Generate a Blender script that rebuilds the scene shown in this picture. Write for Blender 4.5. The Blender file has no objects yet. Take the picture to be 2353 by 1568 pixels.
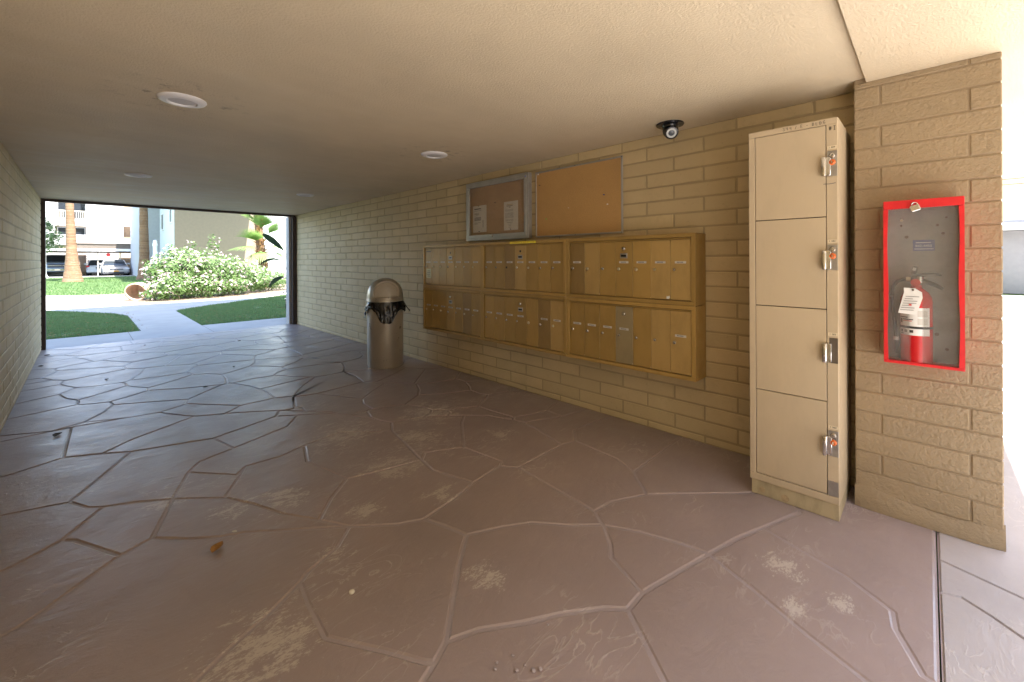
import bpy, bmesh, math, random
from mathutils import Vector, Matrix, Quaternion
from mathutils.geometry import delaunay_2d_cdt
import mathutils.noise as mnoise

random.seed(7)
scene = bpy.context.scene
COL = scene.collection

# ------------------------------------------------------------------ camera, sky, sun, exposure
CAM_H = 1.4
YAW = math.radians(45.40)
ROLL = 0.0047
fwd = Vector((math.sin(YAW), math.cos(YAW), 0)); rgt = Vector((math.cos(YAW), -math.sin(YAW), 0)); upv = Vector((0, 0, 1))
r2 = math.cos(ROLL) * rgt - math.sin(ROLL) * upv
u2 = math.sin(ROLL) * rgt + math.cos(ROLL) * upv
cd = bpy.data.cameras.new('camera'); cam = bpy.data.objects.new('camera', cd); COL.objects.link(cam)
M = Matrix((r2, u2, -fwd)).transposed().to_4x4(); M.translation = (0, 0, CAM_H)
cam.matrix_world = M
cd.sensor_width = 36.0; cd.sensor_fit = 'HORIZONTAL'
cd.lens = 968.2 / 2353.0 * 36.0
cd.shift_y = -186.5 / 2353.0
cd.clip_start = 0.05; cd.clip_end = 800
scene.camera = cam

SUN_DIR = Vector((0.25, -1.0, 2.25)).normalized()
world = bpy.data.worlds.new('World'); scene.world = world; world.use_nodes = True
wn = world.node_tree
sky = wn.nodes.new('ShaderNodeTexSky'); sky.sky_type = 'NISHITA'; sky.sun_disc = False
sky.sun_elevation = math.asin(SUN_DIR.z); sky.sun_rotation = math.atan2(SUN_DIR.x, SUN_DIR.y)
sky.air_density = 1.0; sky.dust_density = 1.2
bgn = wn.nodes['Background']; bgn.inputs['Strength'].default_value = 0.15
wn.links.new(sky.outputs[0], bgn.inputs[0])
sl = bpy.data.lights.new('sun', 'SUN'); sl.energy = 4.5; sl.angle = math.radians(0.5); sl.color = (1.0, 0.96, 0.90)
sun = bpy.data.objects.new('sun', sl); COL.objects.link(sun)
sun.rotation_euler = (-SUN_DIR).to_track_quat('-Z', 'Y').to_euler(); sun.location = (0, -20, 40)
scene.view_settings.view_transform = 'Standard'; scene.view_settings.look = 'None'
scene.view_settings.exposure = 2.82; scene.view_settings.gamma = 1.0
scene.view_settings.use_curve_mapping = False
scene.cycles.use_denoising = True
scene.cycles.max_bounces = 14; scene.cycles.diffuse_bounces = 8; scene.cycles.transparent_max_bounces = 16
scene.cycles.sample_clamp_indirect = 8.0

# ------------------------------------------------------------------ helpers
def lin(r, g, b):
    f = lambda c: (c / 255 / 12.92) if c / 255 <= 0.04045 else ((c / 255 + 0.055) / 1.055) ** 2.4
    return (f(r), f(g), f(b))

MATS = {}
class NT:
    def __init__(s, name):
        s.m = bpy.data.materials.new(name); s.m.use_nodes = True; s.t = s.m.node_tree; s.n = s.t.nodes; s.l = s.t.links
        s.p = s.n['Principled BSDF']; s.out = s.n['Material Output']; MATS[name] = s.m
        s._pos = None
    def node(s, typ, **kw):
        n = s.n.new(typ)
        for k, v in kw.items(): setattr(n, k, v)
        return n
    def pos(s):
        if s._pos is None: s._pos = s.node('ShaderNodeNewGeometry').outputs['Position']
        return s._pos
    def link(s, a, b): s.l.new(a, b)
    def noise(s, scale, detail=4, rough=0.55, vec=None, stretch=None, dist=0.0, typ=None):
        v = vec if vec is not None else s.pos()
        if stretch is not None:
            mp = s.node('ShaderNodeMapping'); mp.inputs['Scale'].default_value = stretch[0]; mp.inputs['Rotation'].default_value = stretch[1]
            s.link(v, mp.inputs['Vector']); v = mp.outputs[0]
        n = s.node('ShaderNodeTexNoise')
        if typ: n.noise_type = typ
        n.inputs['Scale'].default_value = scale; n.inputs['Detail'].default_value = detail; n.inputs['Roughness'].default_value = rough
        n.inputs['Distortion'].default_value = dist
        s.link(v, n.inputs['Vector']); return n.outputs['Fac']
    def ramp(s, fac, a, b, va=0.0, vb=1.0):
        n = s.node('ShaderNodeMapRange'); n.inputs[1].default_value = a; n.inputs[2].default_value = b
        n.inputs[3].default_value = va; n.inputs[4].default_value = vb; n.clamp = True
        s.link(fac, n.inputs[0]); return n.outputs[0]
    def math(s, op, a, b=None):
        n = s.node('ShaderNodeMath', operation=op)
        for i, x in enumerate((a, b)):
            if x is None: continue
            if isinstance(x, (int, float)): n.inputs[i].default_value = x
            else: s.link(x, n.inputs[i])
        return n.outputs[0]
    def mix(s, fac, a, b, blend='MIX'):
        n = s.node('ShaderNodeMix', data_type='RGBA', blend_type=blend)
        if isinstance(fac, (int, float)): n.inputs[0].default_value = fac
        else: s.link(fac, n.inputs[0])
        for i, x in ((6, a), (7, b)):
            if isinstance(x, tuple): n.inputs[i].default_value = (*x[:3], 1)
            else: s.link(x, n.inputs[i])
        return n.outputs[2]
    def bump(s, h, strength, dist, prev=None):
        n = s.node('ShaderNodeBump'); n.inputs['Strength'].default_value = strength; n.inputs['Distance'].default_value = dist
        s.link(h, n.inputs['Height'])
        if prev is not None: s.link(prev, n.inputs['Normal'])
        return n.outputs[0]
    def set(s, **kw):
        for k, v in kw.items():
            i = s.p.inputs[k.replace('_', ' ')]
            if isinstance(v, (int, float)): i.default_value = v
            elif isinstance(v, tuple): i.default_value = (*v[:3], 1) if len(i.default_value) == 4 else v
            else: s.link(v, i)
        return s

def simple(name, color, rough=0.6, metal=0.0, var=0.12, vscale=6.0, bump=0.0, bscale=60.0, spec=0.5):
    t = NT(name)
    if var:
        c = t.mix(t.ramp(t.noise(vscale, 5, 0.6), 0.3, 0.7), tuple(x * (1 - var) for x in color), tuple(min(1, x * (1 + var)) for x in color))
    else: c = color
    t.set(Base_Color=c, Roughness=rough, Metallic=metal, Specular_IOR_Level=spec)
    if bump: t.set(Normal=t.bump(t.noise(bscale, 4), bump, 0.01))
    return t.m

def rand_per_object(t):
    return t.node('ShaderNodeObjectInfo').outputs['Random']

class MB:
    def __init__(s): s.bm = bmesh.new()
    def box(s, x0, x1, y0, y1, z0, z1, bevel=0.0, seg=1):
        m = Matrix.Translation(((x0 + x1) / 2, (y0 + y1) / 2, (z0 + z1) / 2)) @ Matrix.Diagonal((abs(x1 - x0), abs(y1 - y0), abs(z1 - z0), 1))
        r = bmesh.ops.create_cube(s.bm, size=1, matrix=m)
        if bevel:
            es = list({e for v in r['verts'] for e in v.link_edges})
            bmesh.ops.bevel(s.bm, geom=es, offset=bevel, segments=seg, affect='EDGES', profile=0.5)
        return s
    def obox(s, mat, sx, sy, sz, bevel=0.0):
        r = bmesh.ops.create_cube(s.bm, size=1, matrix=mat @ Matrix.Diagonal((sx, sy, sz, 1)))
        if bevel:
            es = list({e for v in r['verts'] for e in v.link_edges})
            bmesh.ops.bevel(s.bm, geom=es, offset=bevel, segments=1, affect='EDGES', profile=0.5)
        return s
    def cyl(s, p0, p1, r0, r1=None, n=20, caps=True):
        p0 = Vector(p0); p1 = Vector(p1); r1 = r0 if r1 is None else r1
        d = p1 - p0; q = d.to_track_quat('Z', 'Y').to_matrix().to_4x4()
        bmesh.ops.create_cone(s.bm, cap_ends=caps, cap_tris=False, segments=n, radius1=r0, radius2=r1, depth=d.length,
                              matrix=Matrix.Translation((p0 + p1) / 2) @ q)
        return s
    def lathe(s, prof, mat=None, n=32, close=False):
        mat = mat or Matrix(); rings = []
        for r, z in prof:
            if r < 1e-5: rings.append([s.bm.verts.new(mat @ Vector((0, 0, z)))])
            else: rings.append([s.bm.verts.new(mat @ Vector((r * math.cos(2 * math.pi * i / n), r * math.sin(2 * math.pi * i / n), z))) for i in range(n)])
        for a, b in zip(rings[:-1], rings[1:]):
            for i in range(n):
                j = (i + 1) % n
                va = [a[i % len(a)], a[j % len(a)]]; vb = [b[j % len(b)], b[i % len(b)]]
                f = []
                for v in va + vb:
                    if v not in f: f.append(v)
                if len(f) >= 3:
                    try: s.bm.faces.new(f)
                    except ValueError: pass
        return s
    def tube(s, pts, r, n=10, caps=True):
        pts = [Vector(p) for p in pts]; rings = []; up = Vector((0, 0, 1))
        for i, p in enumerate(pts):
            d = (pts[min(i + 1, len(pts) - 1)] - pts[max(i - 1, 0)]).normalized()
            a = d.cross(up)
            if a.length < 1e-3: a = d.cross(Vector((1, 0, 0)))
            a.normalize(); b = a.cross(d).normalized()
            rr = r[i] if isinstance(r, (list, tuple)) else r
            rings.append([s.bm.verts.new(p + rr * (math.cos(2 * math.pi * k / n) * a + math.sin(2 * math.pi * k / n) * b)) for k in range(n)])
        for a, b in zip(rings[:-1], rings[1:]):
            for k in range(n): s.bm.faces.new((a[k], a[(k + 1) % n], b[(k + 1) % n], b[k]))
        if caps: s.bm.faces.new(list(reversed(rings[0]))); s.bm.faces.new(rings[-1])
        return s
    def face(s, pts):
        try: return s.bm.faces.new([s.bm.verts.new(Vector(p)) for p in pts])
        except ValueError: return None
    def prism(s, poly, z0, z1):
        a = [s.bm.verts.new((x, y, z0)) for x, y in poly]; b = [s.bm.verts.new((x, y, z1)) for x, y in poly]
        n = len(poly); s.bm.faces.new(list(reversed(a))); s.bm.faces.new(b)
        for i in range(n): s.bm.faces.new((a[i], a[(i + 1) % n], b[(i + 1) % n], b[i]))
        return s
    def ribbon(s, pts, w, nrm):
        nrm = Vector(nrm); pts = [Vector(p) for p in pts]; L = []; R = []
        for i, p in enumerate(pts):
            d = (pts[min(i + 1, len(pts) - 1)] - pts[max(i - 1, 0)]).normalized(); sd = d.cross(nrm).normalized() * w / 2
            L.append(s.bm.verts.new(p - sd)); R.append(s.bm.verts.new(p + sd))
        for i in range(len(pts) - 1): s.bm.faces.new((L[i], R[i], R[i + 1], L[i + 1]))
        return s
    def mesh(s, name, off=(0, 0, 0), smooth=None, normals=True):
        if any(off): bmesh.ops.translate(s.bm, verts=s.bm.verts, vec=-Vector(off))
        if normals: bmesh.ops.recalc_face_normals(s.bm, faces=s.bm.faces)
        me = bpy.data.meshes.new(name); s.bm.to_mesh(me); s.bm.free()
        if smooth is not None:
            for p in me.polygons: p.use_smooth = True
            me.set_sharp_from_angle(angle=math.radians(smooth))
        return me

def wloc(o):
    v = Vector((0, 0, 0))
    while o is not None: v += o.location; o = o.parent
    return v
def obj(name, mb, material, parent=None, smooth=None, normals=True, local=False):
    """link the collected shape as one mesh object; coordinates are world ones unless local"""
    off = Vector((0, 0, 0)) if (parent is None or local) else wloc(parent)
    me = mb.mesh(name, off, smooth, normals)
    o = bpy.data.objects.new(name, me); COL.objects.link(o)
    if parent is not None: o.parent = parent
    me.materials.append(MATS[material] if isinstance(material, str) else material)
    return o
def thing(name, label, cat, loc=(0, 0, 0), rz=0.0, group=None):
    o = bpy.data.objects.new(name, None); COL.objects.link(o); o.location = loc; o.rotation_euler = (0, 0, rz)
    o.empty_display_size = 0.1; o['label'] = label; o['category'] = cat
    if group: o['group'] = group
    return o
def tag(o, label, cat, group=None):
    o['label'] = label; o['category'] = cat
    if group: o['group'] = group
    return o
def struct(o, label=None):
    o['kind'] = 'structure'
    if label: o['label'] = label
    return o

def text_mesh(body, size, mat4, align='CENTER', name='lettering'):
    cu = bpy.data.curves.new('txt', 'FONT'); cu.body = body; cu.size = size; cu.align_x = align; cu.align_y = 'CENTER'; cu.extrude = 0.0003
    o = bpy.data.objects.new('txt', cu); COL.objects.link(o)
    bpy.context.view_layer.update()
    me = bpy.data.meshes.new_from_object(o.evaluated_get(bpy.context.evaluated_depsgraph_get()))
    bpy.data.objects.remove(o); bpy.data.curves.remove(cu)
    me.transform(mat4); me.name = name
    return me
def text_obj(name, body, size, origin, parent, material, spin=0.0, sx=1.0):
    # on a plane whose normal is -X, read by someone looking along +X
    R = Matrix(((0, 0, -1), (-1, 0, 0), (0, 1, 0))).to_4x4()
    m = Matrix.Translation(Vector(origin) - wloc(parent)) @ R @ Matrix.Rotation(spin, 4, 'Z') @ Matrix.Diagonal((sx, 1, 1, 1))
    me = text_mesh(body, size, m, name=name)
    o = bpy.data.objects.new(name, me); COL.objects.link(o); o.parent = parent
    me.materials.clear(); me.materials.append(MATS[material]); return o

W = 3.2946; XL = -0.487; ZC = 2.413; ZN = 2.388; YE = 10.1

# ------------------------------------------------------------------ materials
def m_paint(name, color, rnd=0.10, big=0.10, bumpf=0.35, fine=90.0, coarse=14.0, rough=0.62, pits=0.0):
    t = NT(name)
    r = rand_per_object(t)
    c = t.mix(r, tuple(x * (1 - rnd) for x in color), tuple(x * (1 + rnd * 0.6) for x in color))
    c = t.mix(t.ramp(t.noise(2.2, 5, 0.65), 0.35, 0.72, 0, 1), c, tuple(x * k for x, k in zip(color, (1 - big, 1 - big * 1.1, 1 - big * 1.2))))
    c = t.mix(t.ramp(t.noise(9, 6, 0.7), 0.56, 0.75, 0, 0.35), c, tuple(x * 0.62 for x in color))
    if pits:
        c = t.mix(t.ramp(t.noise(38, 3, 0.6), 0.66, 0.72, 0, pits), c, tuple(x * 0.4 for x in color))
    n1 = t.bump(t.noise(fine, 4, 0.6), bumpf, 0.004)
    n2 = t.bump(t.noise(coarse, 4, 0.6), bumpf, 0.012, n1)
    t.set(Base_Color=c, Roughness=t.ramp(t.noise(5, 3), 0.2, 0.8, rough - 0.08, rough + 0.1), Normal=n2)
    return t.m
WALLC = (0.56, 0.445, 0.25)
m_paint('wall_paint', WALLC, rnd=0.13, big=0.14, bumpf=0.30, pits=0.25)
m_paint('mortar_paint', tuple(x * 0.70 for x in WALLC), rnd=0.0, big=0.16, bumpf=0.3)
m_paint('pier_darkened_paint', (0.315, 0.238, 0.140), rnd=0.08, big=0.08, bumpf=0.62, fine=110.0, coarse=46.0)  # browner stucco, base also darkened to offset too strong light on the pier
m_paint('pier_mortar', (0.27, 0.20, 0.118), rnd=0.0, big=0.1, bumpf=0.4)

t = NT('ceiling_paint')
cc = (0.67, 0.57, 0.40)
c = t.mix(t.ramp(t.noise(1.1, 4, 0.6), 0.35, 0.7), cc, tuple(x * 0.86 for x in cc))
spots = None
for lx, ly in ((0.43, 3.32), (2.35, 3.36)):
    d = t.node('ShaderNodeVectorMath', operation='DISTANCE'); d.inputs[1].default_value = (lx, ly, ZC); t.link(t.pos(), d.inputs[0])
    k = t.ramp(d.outputs['Value'], 0.12, 0.42, 1, 0); spots = k if spots is None else t.math('MAXIMUM', spots, k)
c = t.mix(t.math('MULTIPLY', spots, t.ramp(t.noise(14, 5, 0.7), 0.55, 0.68, 0, 0.75)), c, (0.12, 0.085, 0.05))
streak = t.noise(2.2, 5, 0.6, stretch=((0.8, 4.5, 1), (0, 0, 0.12)))
far = t.node('ShaderNodeSeparateXYZ'); t.link(t.pos(), far.inputs[0])
c = t.mix(t.math('MULTIPLY', t.ramp(streak, 0.52, 0.70, 0, 0.55), t.ramp(far.outputs[1], 4.5, 8.0)), c, (0.62, 0.60, 0.55))
n1 = t.bump(t.noise(150, 3, 0.6), 0.5, 0.003); n2 = t.bump(t.noise(85, 3, 0.6), 0.75, 0.006, n1)
t.set(Base_Color=c, Roughness=t.ramp(streak, 0.35, 0.7, 0.66, 0.48), Normal=n2)

# stamped concrete
PATCH = [(0.446, 1.733, .30), (1.462, 2.579, .30), (1.479, 3.347, .42), (0.826, 2.711, .22), (0.592, 2.796, .18), (2.229, 0.469, .14), (1.232, 1.402, .14),
         (1.507, 2.085, .17), (2.24, 3.246, .45), (1.102, 2.246, .16), (2.159, 0.259, .08), (2.356, 2.436, .20), (0.323, 3.149, .16), (0.36, 1.60, .20),
         (1.85, 2.9, .30), (0.85, 2.02, .10), (2.0, 0.38, .10)]
def m_floor(name, base, light, patches=True, rough=0.40):
    t = NT(name)
    c = t.mix(t.ramp(t.noise(0.9, 5, 0.62), 0.3, 0.72), tuple(x * 0.84 for x in base), tuple(x * 1.14 for x in base))
    c = t.mix(t.math('MULTIPLY', rand_per_object(t), 0.10), c, tuple(x * 0.7 for x in base))
    rel = t.noise(3.1, 9, 0.62, stretch=((1.0, 1.9, 1.0), (0, 0, 0.7)), dist=0.7)
    fine = t.noise(12, 7, 0.66, stretch=((1.0, 2.6, 1.0), (0, 0, 0.9)), dist=0.5)
    ridge = t.math('ABSOLUTE', t.math('SUBTRACT', t.noise(4.2, 4, 0.5, stretch=((1.0, 2.4, 1.0), (0, 0, 0.62)), dist=1.1), 0.5))
    ridm = t.ramp(ridge, 0.0, 0.022, 1, 0)
    gate = t.ramp(t.noise(1.7, 3, 0.5), 0.52, 0.62)
    c = t.mix(t.math('MULTIPLY', t.math('MULTIPLY', ridm, gate), 0.7), c, light)
    c = t.mix(t.ramp(fine, 0.60, 0.8, 0, 0.32), c, light)
    c = t.mix(t.ramp(t.noise(26, 6, 0.7), 0.62, 0.72, 0, 0.22), c, tuple(x * 0.5 for x in base))
    if patches:
        acc = None
        for px, py, pr in PATCH:
            d = t.node('ShaderNodeVectorMath', operation='DISTANCE'); d.inputs[1].default_value = (px, py, 0); t.link(t.pos(), d.inputs[0])
            k = t.ramp(d.outputs['Value'], pr * 0.15, pr, 1, 0); acc = k if acc is None else t.math('MAXIMUM', acc, k)
        wn_ = t.math('ADD', t.math('MULTIPLY', t.noise(9, 8, 0.7, stretch=((1.0, 1.9, 1.0), (0, 0, 0.8)), dist=0.4), 0.5), t.math('MULTIPLY', t.noise(42, 8, 0.78, stretch=((1.0, 2.2, 1.0), (0, 0, 0.8))), 0.5))
        wear = t.ramp(t.math('ADD', wn_, t.math('MULTIPLY', acc, 0.125)), 0.585, 0.635)
        wear = t.math('MULTIPLY', wear, t.ramp(acc, 0.02, 0.2))
        c = t.mix(t.math('MULTIPLY', wear, 0.62), c, (0.60, 0.555, 0.49))
        sp = t.ramp(t.noise(45, 3, 0.6), 0.76, 0.79)
        c = t.mix(t.math('MULTIPLY', sp, 0.6), c, (0.48, 0.43, 0.36))
    n1 = t.bump(t.noise(120, 3, 0.6), 0.12, 0.002)
    n2 = t.bump(fine, 0.22, 0.007, n1)
    n3 = t.bump(rel, 0.24, 0.03, n2)
    n4 = t.bump(t.math('MULTIPLY', ridm, gate), 0.22, 0.006, n3)
    t.set(Base_Color=c, Roughness=t.ramp(t.noise(4, 5, 0.6), 0.3, 0.7, rough - 0.08, rough + 0.13), Normal=n4, Specular_IOR_Level=0.6, Coat_Weight=0.28 if patches else 0.0, Coat_Roughness=0.30, Coat_Normal=n3)
    return t.m
m_floor('stamped_stone', (0.330, 0.265, 0.252), (0.47, 0.41, 0.385), rough=0.40)
m_floor('joint_concrete', (0.37, 0.315, 0.318), (0.43, 0.38, 0.375), patches=False, rough=0.5)
m_floor('pale_concrete', (0.40, 0.37, 0.365), (0.52, 0.49, 0.46), patches=False, rough=0.55)
t = NT('path_concrete')
c = t.mix(t.ramp(t.noise(1.3, 6, 0.65), 0.3, 0.7), (0.30, 0.285, 0.275), (0.39, 0.375, 0.355))
c = t.mix(t.ramp(t.noise(30, 4, 0.7), 0.6, 0.75, 0, 0.4), c, (0.22, 0.20, 0.18))
t.set(Base_Color=c, Roughness=0.8, Normal=t.bump(t.noise(70, 4), 0.25, 0.004))

def m_metal_paint(name, color, rnd=0.10, rough=0.42, metal=0.35, dirt=0.5, scr=0.0):
    t = NT(name); r = rand_per_object(t)
    c = t.mix(r, tuple(x * (1 - rnd) for x in color), tuple(x * (1 + rnd) for x in color))
    c = t.mix(t.ramp(t.noise(7, 6, 0.7, stretch=((1, 1, 0.35), (0, 0, 0))), 0.48, 0.78, 0, dirt), c, tuple(x * 0.55 for x in color))
    c = t.mix(t.ramp(t.noise(60, 4, 0.7), 0.66, 0.74, 0, scr), c, tuple(min(1, x * 1.7) for x in color))
    t.set(Base_Color=c, Roughness=t.ramp(t.noise(11, 5, 0.6), 0.3, 0.7, rough - 0.08, rough + 0.12), Metallic=metal,
          Normal=t.bump(t.noise(3.5, 3, 0.5), 0.10, 0.03))
    return t.m
m_metal_paint('mailbox_bronze', (0.385, 0.245, 0.070), rnd=0.12, metal=0.12, scr=0.25)
m_metal_paint('mailbox_bronze_light', (0.45, 0.30, 0.105), rnd=0.06, metal=0.12, scr=0.2)
m_metal_paint('mailbox_bronze_dark', (0.28, 0.18, 0.06), rnd=0.06, metal=0.12)
m_metal_paint('mailbox_bronze_grey', (0.31, 0.245, 0.13), rnd=0.03, metal=0.12)
m_metal_paint('locker_beige', (0.52, 0.42, 0.28), rnd=0.03, rough=0.40, metal=0.0, dirt=0.22)
m_metal_paint('locker_plinth', (0.46, 0.38, 0.23), rnd=0.0, rough=0.55, metal=0.0, dirt=0.9)
simple('gap_dark', (0.02, 0.017, 0.014), 0.8, var=0)
simple('black', (0.008, 0.008, 0.009), 0.5, var=0)
simple('ink', (0.03, 0.028, 0.028), 0.7, var=0)
simple('ink_grey', (0.16, 0.15, 0.145), 0.7, var=0)
simple('ink_brown', (0.10, 0.075, 0.05), 0.7, var=0)
simple('ink_orange', (0.42, 0.25, 0.07), 0.7, var=0)
simple('ink_red', (0.6, 0.10, 0.08), 0.7, var=0)
simple('ink_blue', (0.12, 0.18, 0.5), 0.7, var=0)
simple('nickel', (0.62, 0.60, 0.56), 0.25, 1.0, var=0.1, vscale=30)
simple('brass_nickel', (0.62, 0.55, 0.40), 0.28, 1.0, var=0.1, vscale=30)
simple('steel_plate', (0.42, 0.40, 0.37), 0.36, 0.8, var=0.15, vscale=20)
simple('aluminium', (0.42, 0.41, 0.385), 0.42, 0.55, var=0.10, vscale=9)
simple('chrome', (0.75, 0.75, 0.75), 0.14, 1.0, var=0)
simple('orange_plastic', (0.62, 0.13, 0.02), 0.35, var=0.1)
simple('tag_white', (0.55, 0.53, 0.49), 0.55, var=0.08)
simple('tag_cream', (0.68, 0.58, 0.40), 0.6, var=0.05)
simple('tag_green', (0.50, 0.52, 0.34), 0.6, var=0.1, vscale=40)
simple('paper', (0.62, 0.57, 0.47), 0.75, var=0.05)
simple('paper_white', (0.74, 0.74, 0.72), 0.7, var=0.04)
simple('yellow_tape', (0.85, 0.74, 0.03), 0.5, var=0.05)
simple('sticker_blue', (0.055, 0.10, 0.27), 0.5, var=0.08)
simple('white_print', (0.75, 0.78, 0.75), 0.6, var=0)
simple('pin_blue', (0.02, 0.03, 0.22), 0.35, var=0)
simple('pin_green', (0.12, 0.5, 0.05), 0.35, var=0)
simple('pin_white', (0.8, 0.8, 0.78), 0.4, var=0)
def m_cork(name, base):
    t = NT(name)
    c = t.mix(t.ramp(t.noise(150, 4, 0.7), 0.3, 0.7), tuple(x * 0.78 for x in base), tuple(x * 1.15 for x in base))
    c = t.mix(t.ramp(t.noise(3, 5, 0.6), 0.4, 0.75, 0, 0.4), c, tuple(x * 0.7 for x in base))
    t.set(Base_Color=c, Roughness=0.85, Normal=t.bump(t.noise(140, 4), 0.3, 0.003))
m_cork('cork', (0.50, 0.30, 0.11)); m_cork('cork_pale', (0.44, 0.275, 0.135))
def m_glass(name, tint=(1, 1, 1), haze=0.06, hazecol=(0.5, 0.5, 0.48)):
    t = NT(name)
    tr = t.node('ShaderNodeBsdfTransparent'); tr.inputs[0].default_value = (*tint, 1)
    gl = t.node('ShaderNodeBsdfGlossy'); gl.inputs['Roughness'].default_value = 0.05
    df = t.node('ShaderNodeBsdfDiffuse'); df.inputs[0].default_value = (*hazecol, 1)
    lw = t.node('ShaderNodeLayerWeight'); lw.inputs[0].default_value = 0.5
    fr = t.math('ADD', t.math('MULTIPLY', t.math('POWER', lw.outputs['Facing'], 5.0), 0.9), 0.035)
    m1 = t.node('ShaderNodeMixShader'); t.link(fr, m1.inputs[0]); t.link(tr.outputs[0], m1.inputs[1]); t.link(gl.outputs[0], m1.inputs[2])
    m2 = t.node('ShaderNodeMixShader'); t.link(t.ramp(t.noise(9, 6, 0.7), 0.3, 0.75, haze * 0.5, haze * 1.6), m2.inputs[0])
    t.link(m1.outputs[0], m2.inputs[1]); t.link(df.outputs[0], m2.inputs[2]); t.link(m2.outputs[0], t.out.inputs[0])
m_glass('case_glass', haze=0.05)
m_glass('cabinet_acrylic', tint=(0.93, 0.93, 0.92), haze=0.10)
m_metal_paint('bin_bronze', (0.46, 0.42, 0.35), rnd=0.0, rough=0.34, metal=0.5, dirt=0.25)
m_metal_paint('bin_panel', (0.50, 0.46, 0.38), rnd=0.0, rough=0.5, metal=0.1, dirt=0.3)
t = NT('liner_plastic'); t.set(Base_Color=(0.006, 0.006, 0.008), Roughness=0.22, Normal=t.bump(t.noise(11, 2, 0.5), 0.3, 0.02))
simple('red_paint', (0.62, 0.012, 0.018), 0.38, var=0.12, vscale=12)
simple('extinguisher_red', (0.50, 0.012, 0.016), 0.25, var=0.08)
t = NT('cabinet_grey')
c = t.mix(t.ramp(t.noise(5, 6, 0.7), 0.35, 0.7), (0.23, 0.235, 0.23), (0.33, 0.335, 0.325)); c = t.mix(t.ramp(t.noise(30, 4, 0.7), 0.66, 0.74, 0, 0.6), c, (0.09, 0.07, 0.05))
t.set(Base_Color=c, Roughness=0.55, Metallic=0.3)
simple('rubber', (0.018, 0.018, 0.018), 0.55, var=0.1)
simple('rust', (0.09, 0.055, 0.035), 0.8, var=0.3, vscale=40)
simple('light_white', (0.80, 0.80, 0.82), 0.35, var=0.03)
simple('light_lens', (0.62, 0.62, 0.63), 0.45, var=0.03)
simple('camera_black', (0.012, 0.012, 0.014), 0.22, var=0)
simple('lens_glass', (0.10, 0.12, 0.14), 0.06, var=0)
simple('lens_ring', (0.66, 0.70, 0.70), 0.3, var=0)
simple('brown_steel', (0.050, 0.030, 0.026), 0.55, var=0.15)
simple('jamb_grey', (0.40, 0.385, 0.37), 0.65, var=0.08)
simple('dry_leaf', (0.33, 0.17, 0.045), 0.7, var=0.25, vscale=40)
simple('debris_pale', (0.62, 0.58, 0.50), 0.8, var=0.1)
simple('debris_dark', (0.06, 0.045, 0.035), 0.8, var=0.2)

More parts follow.
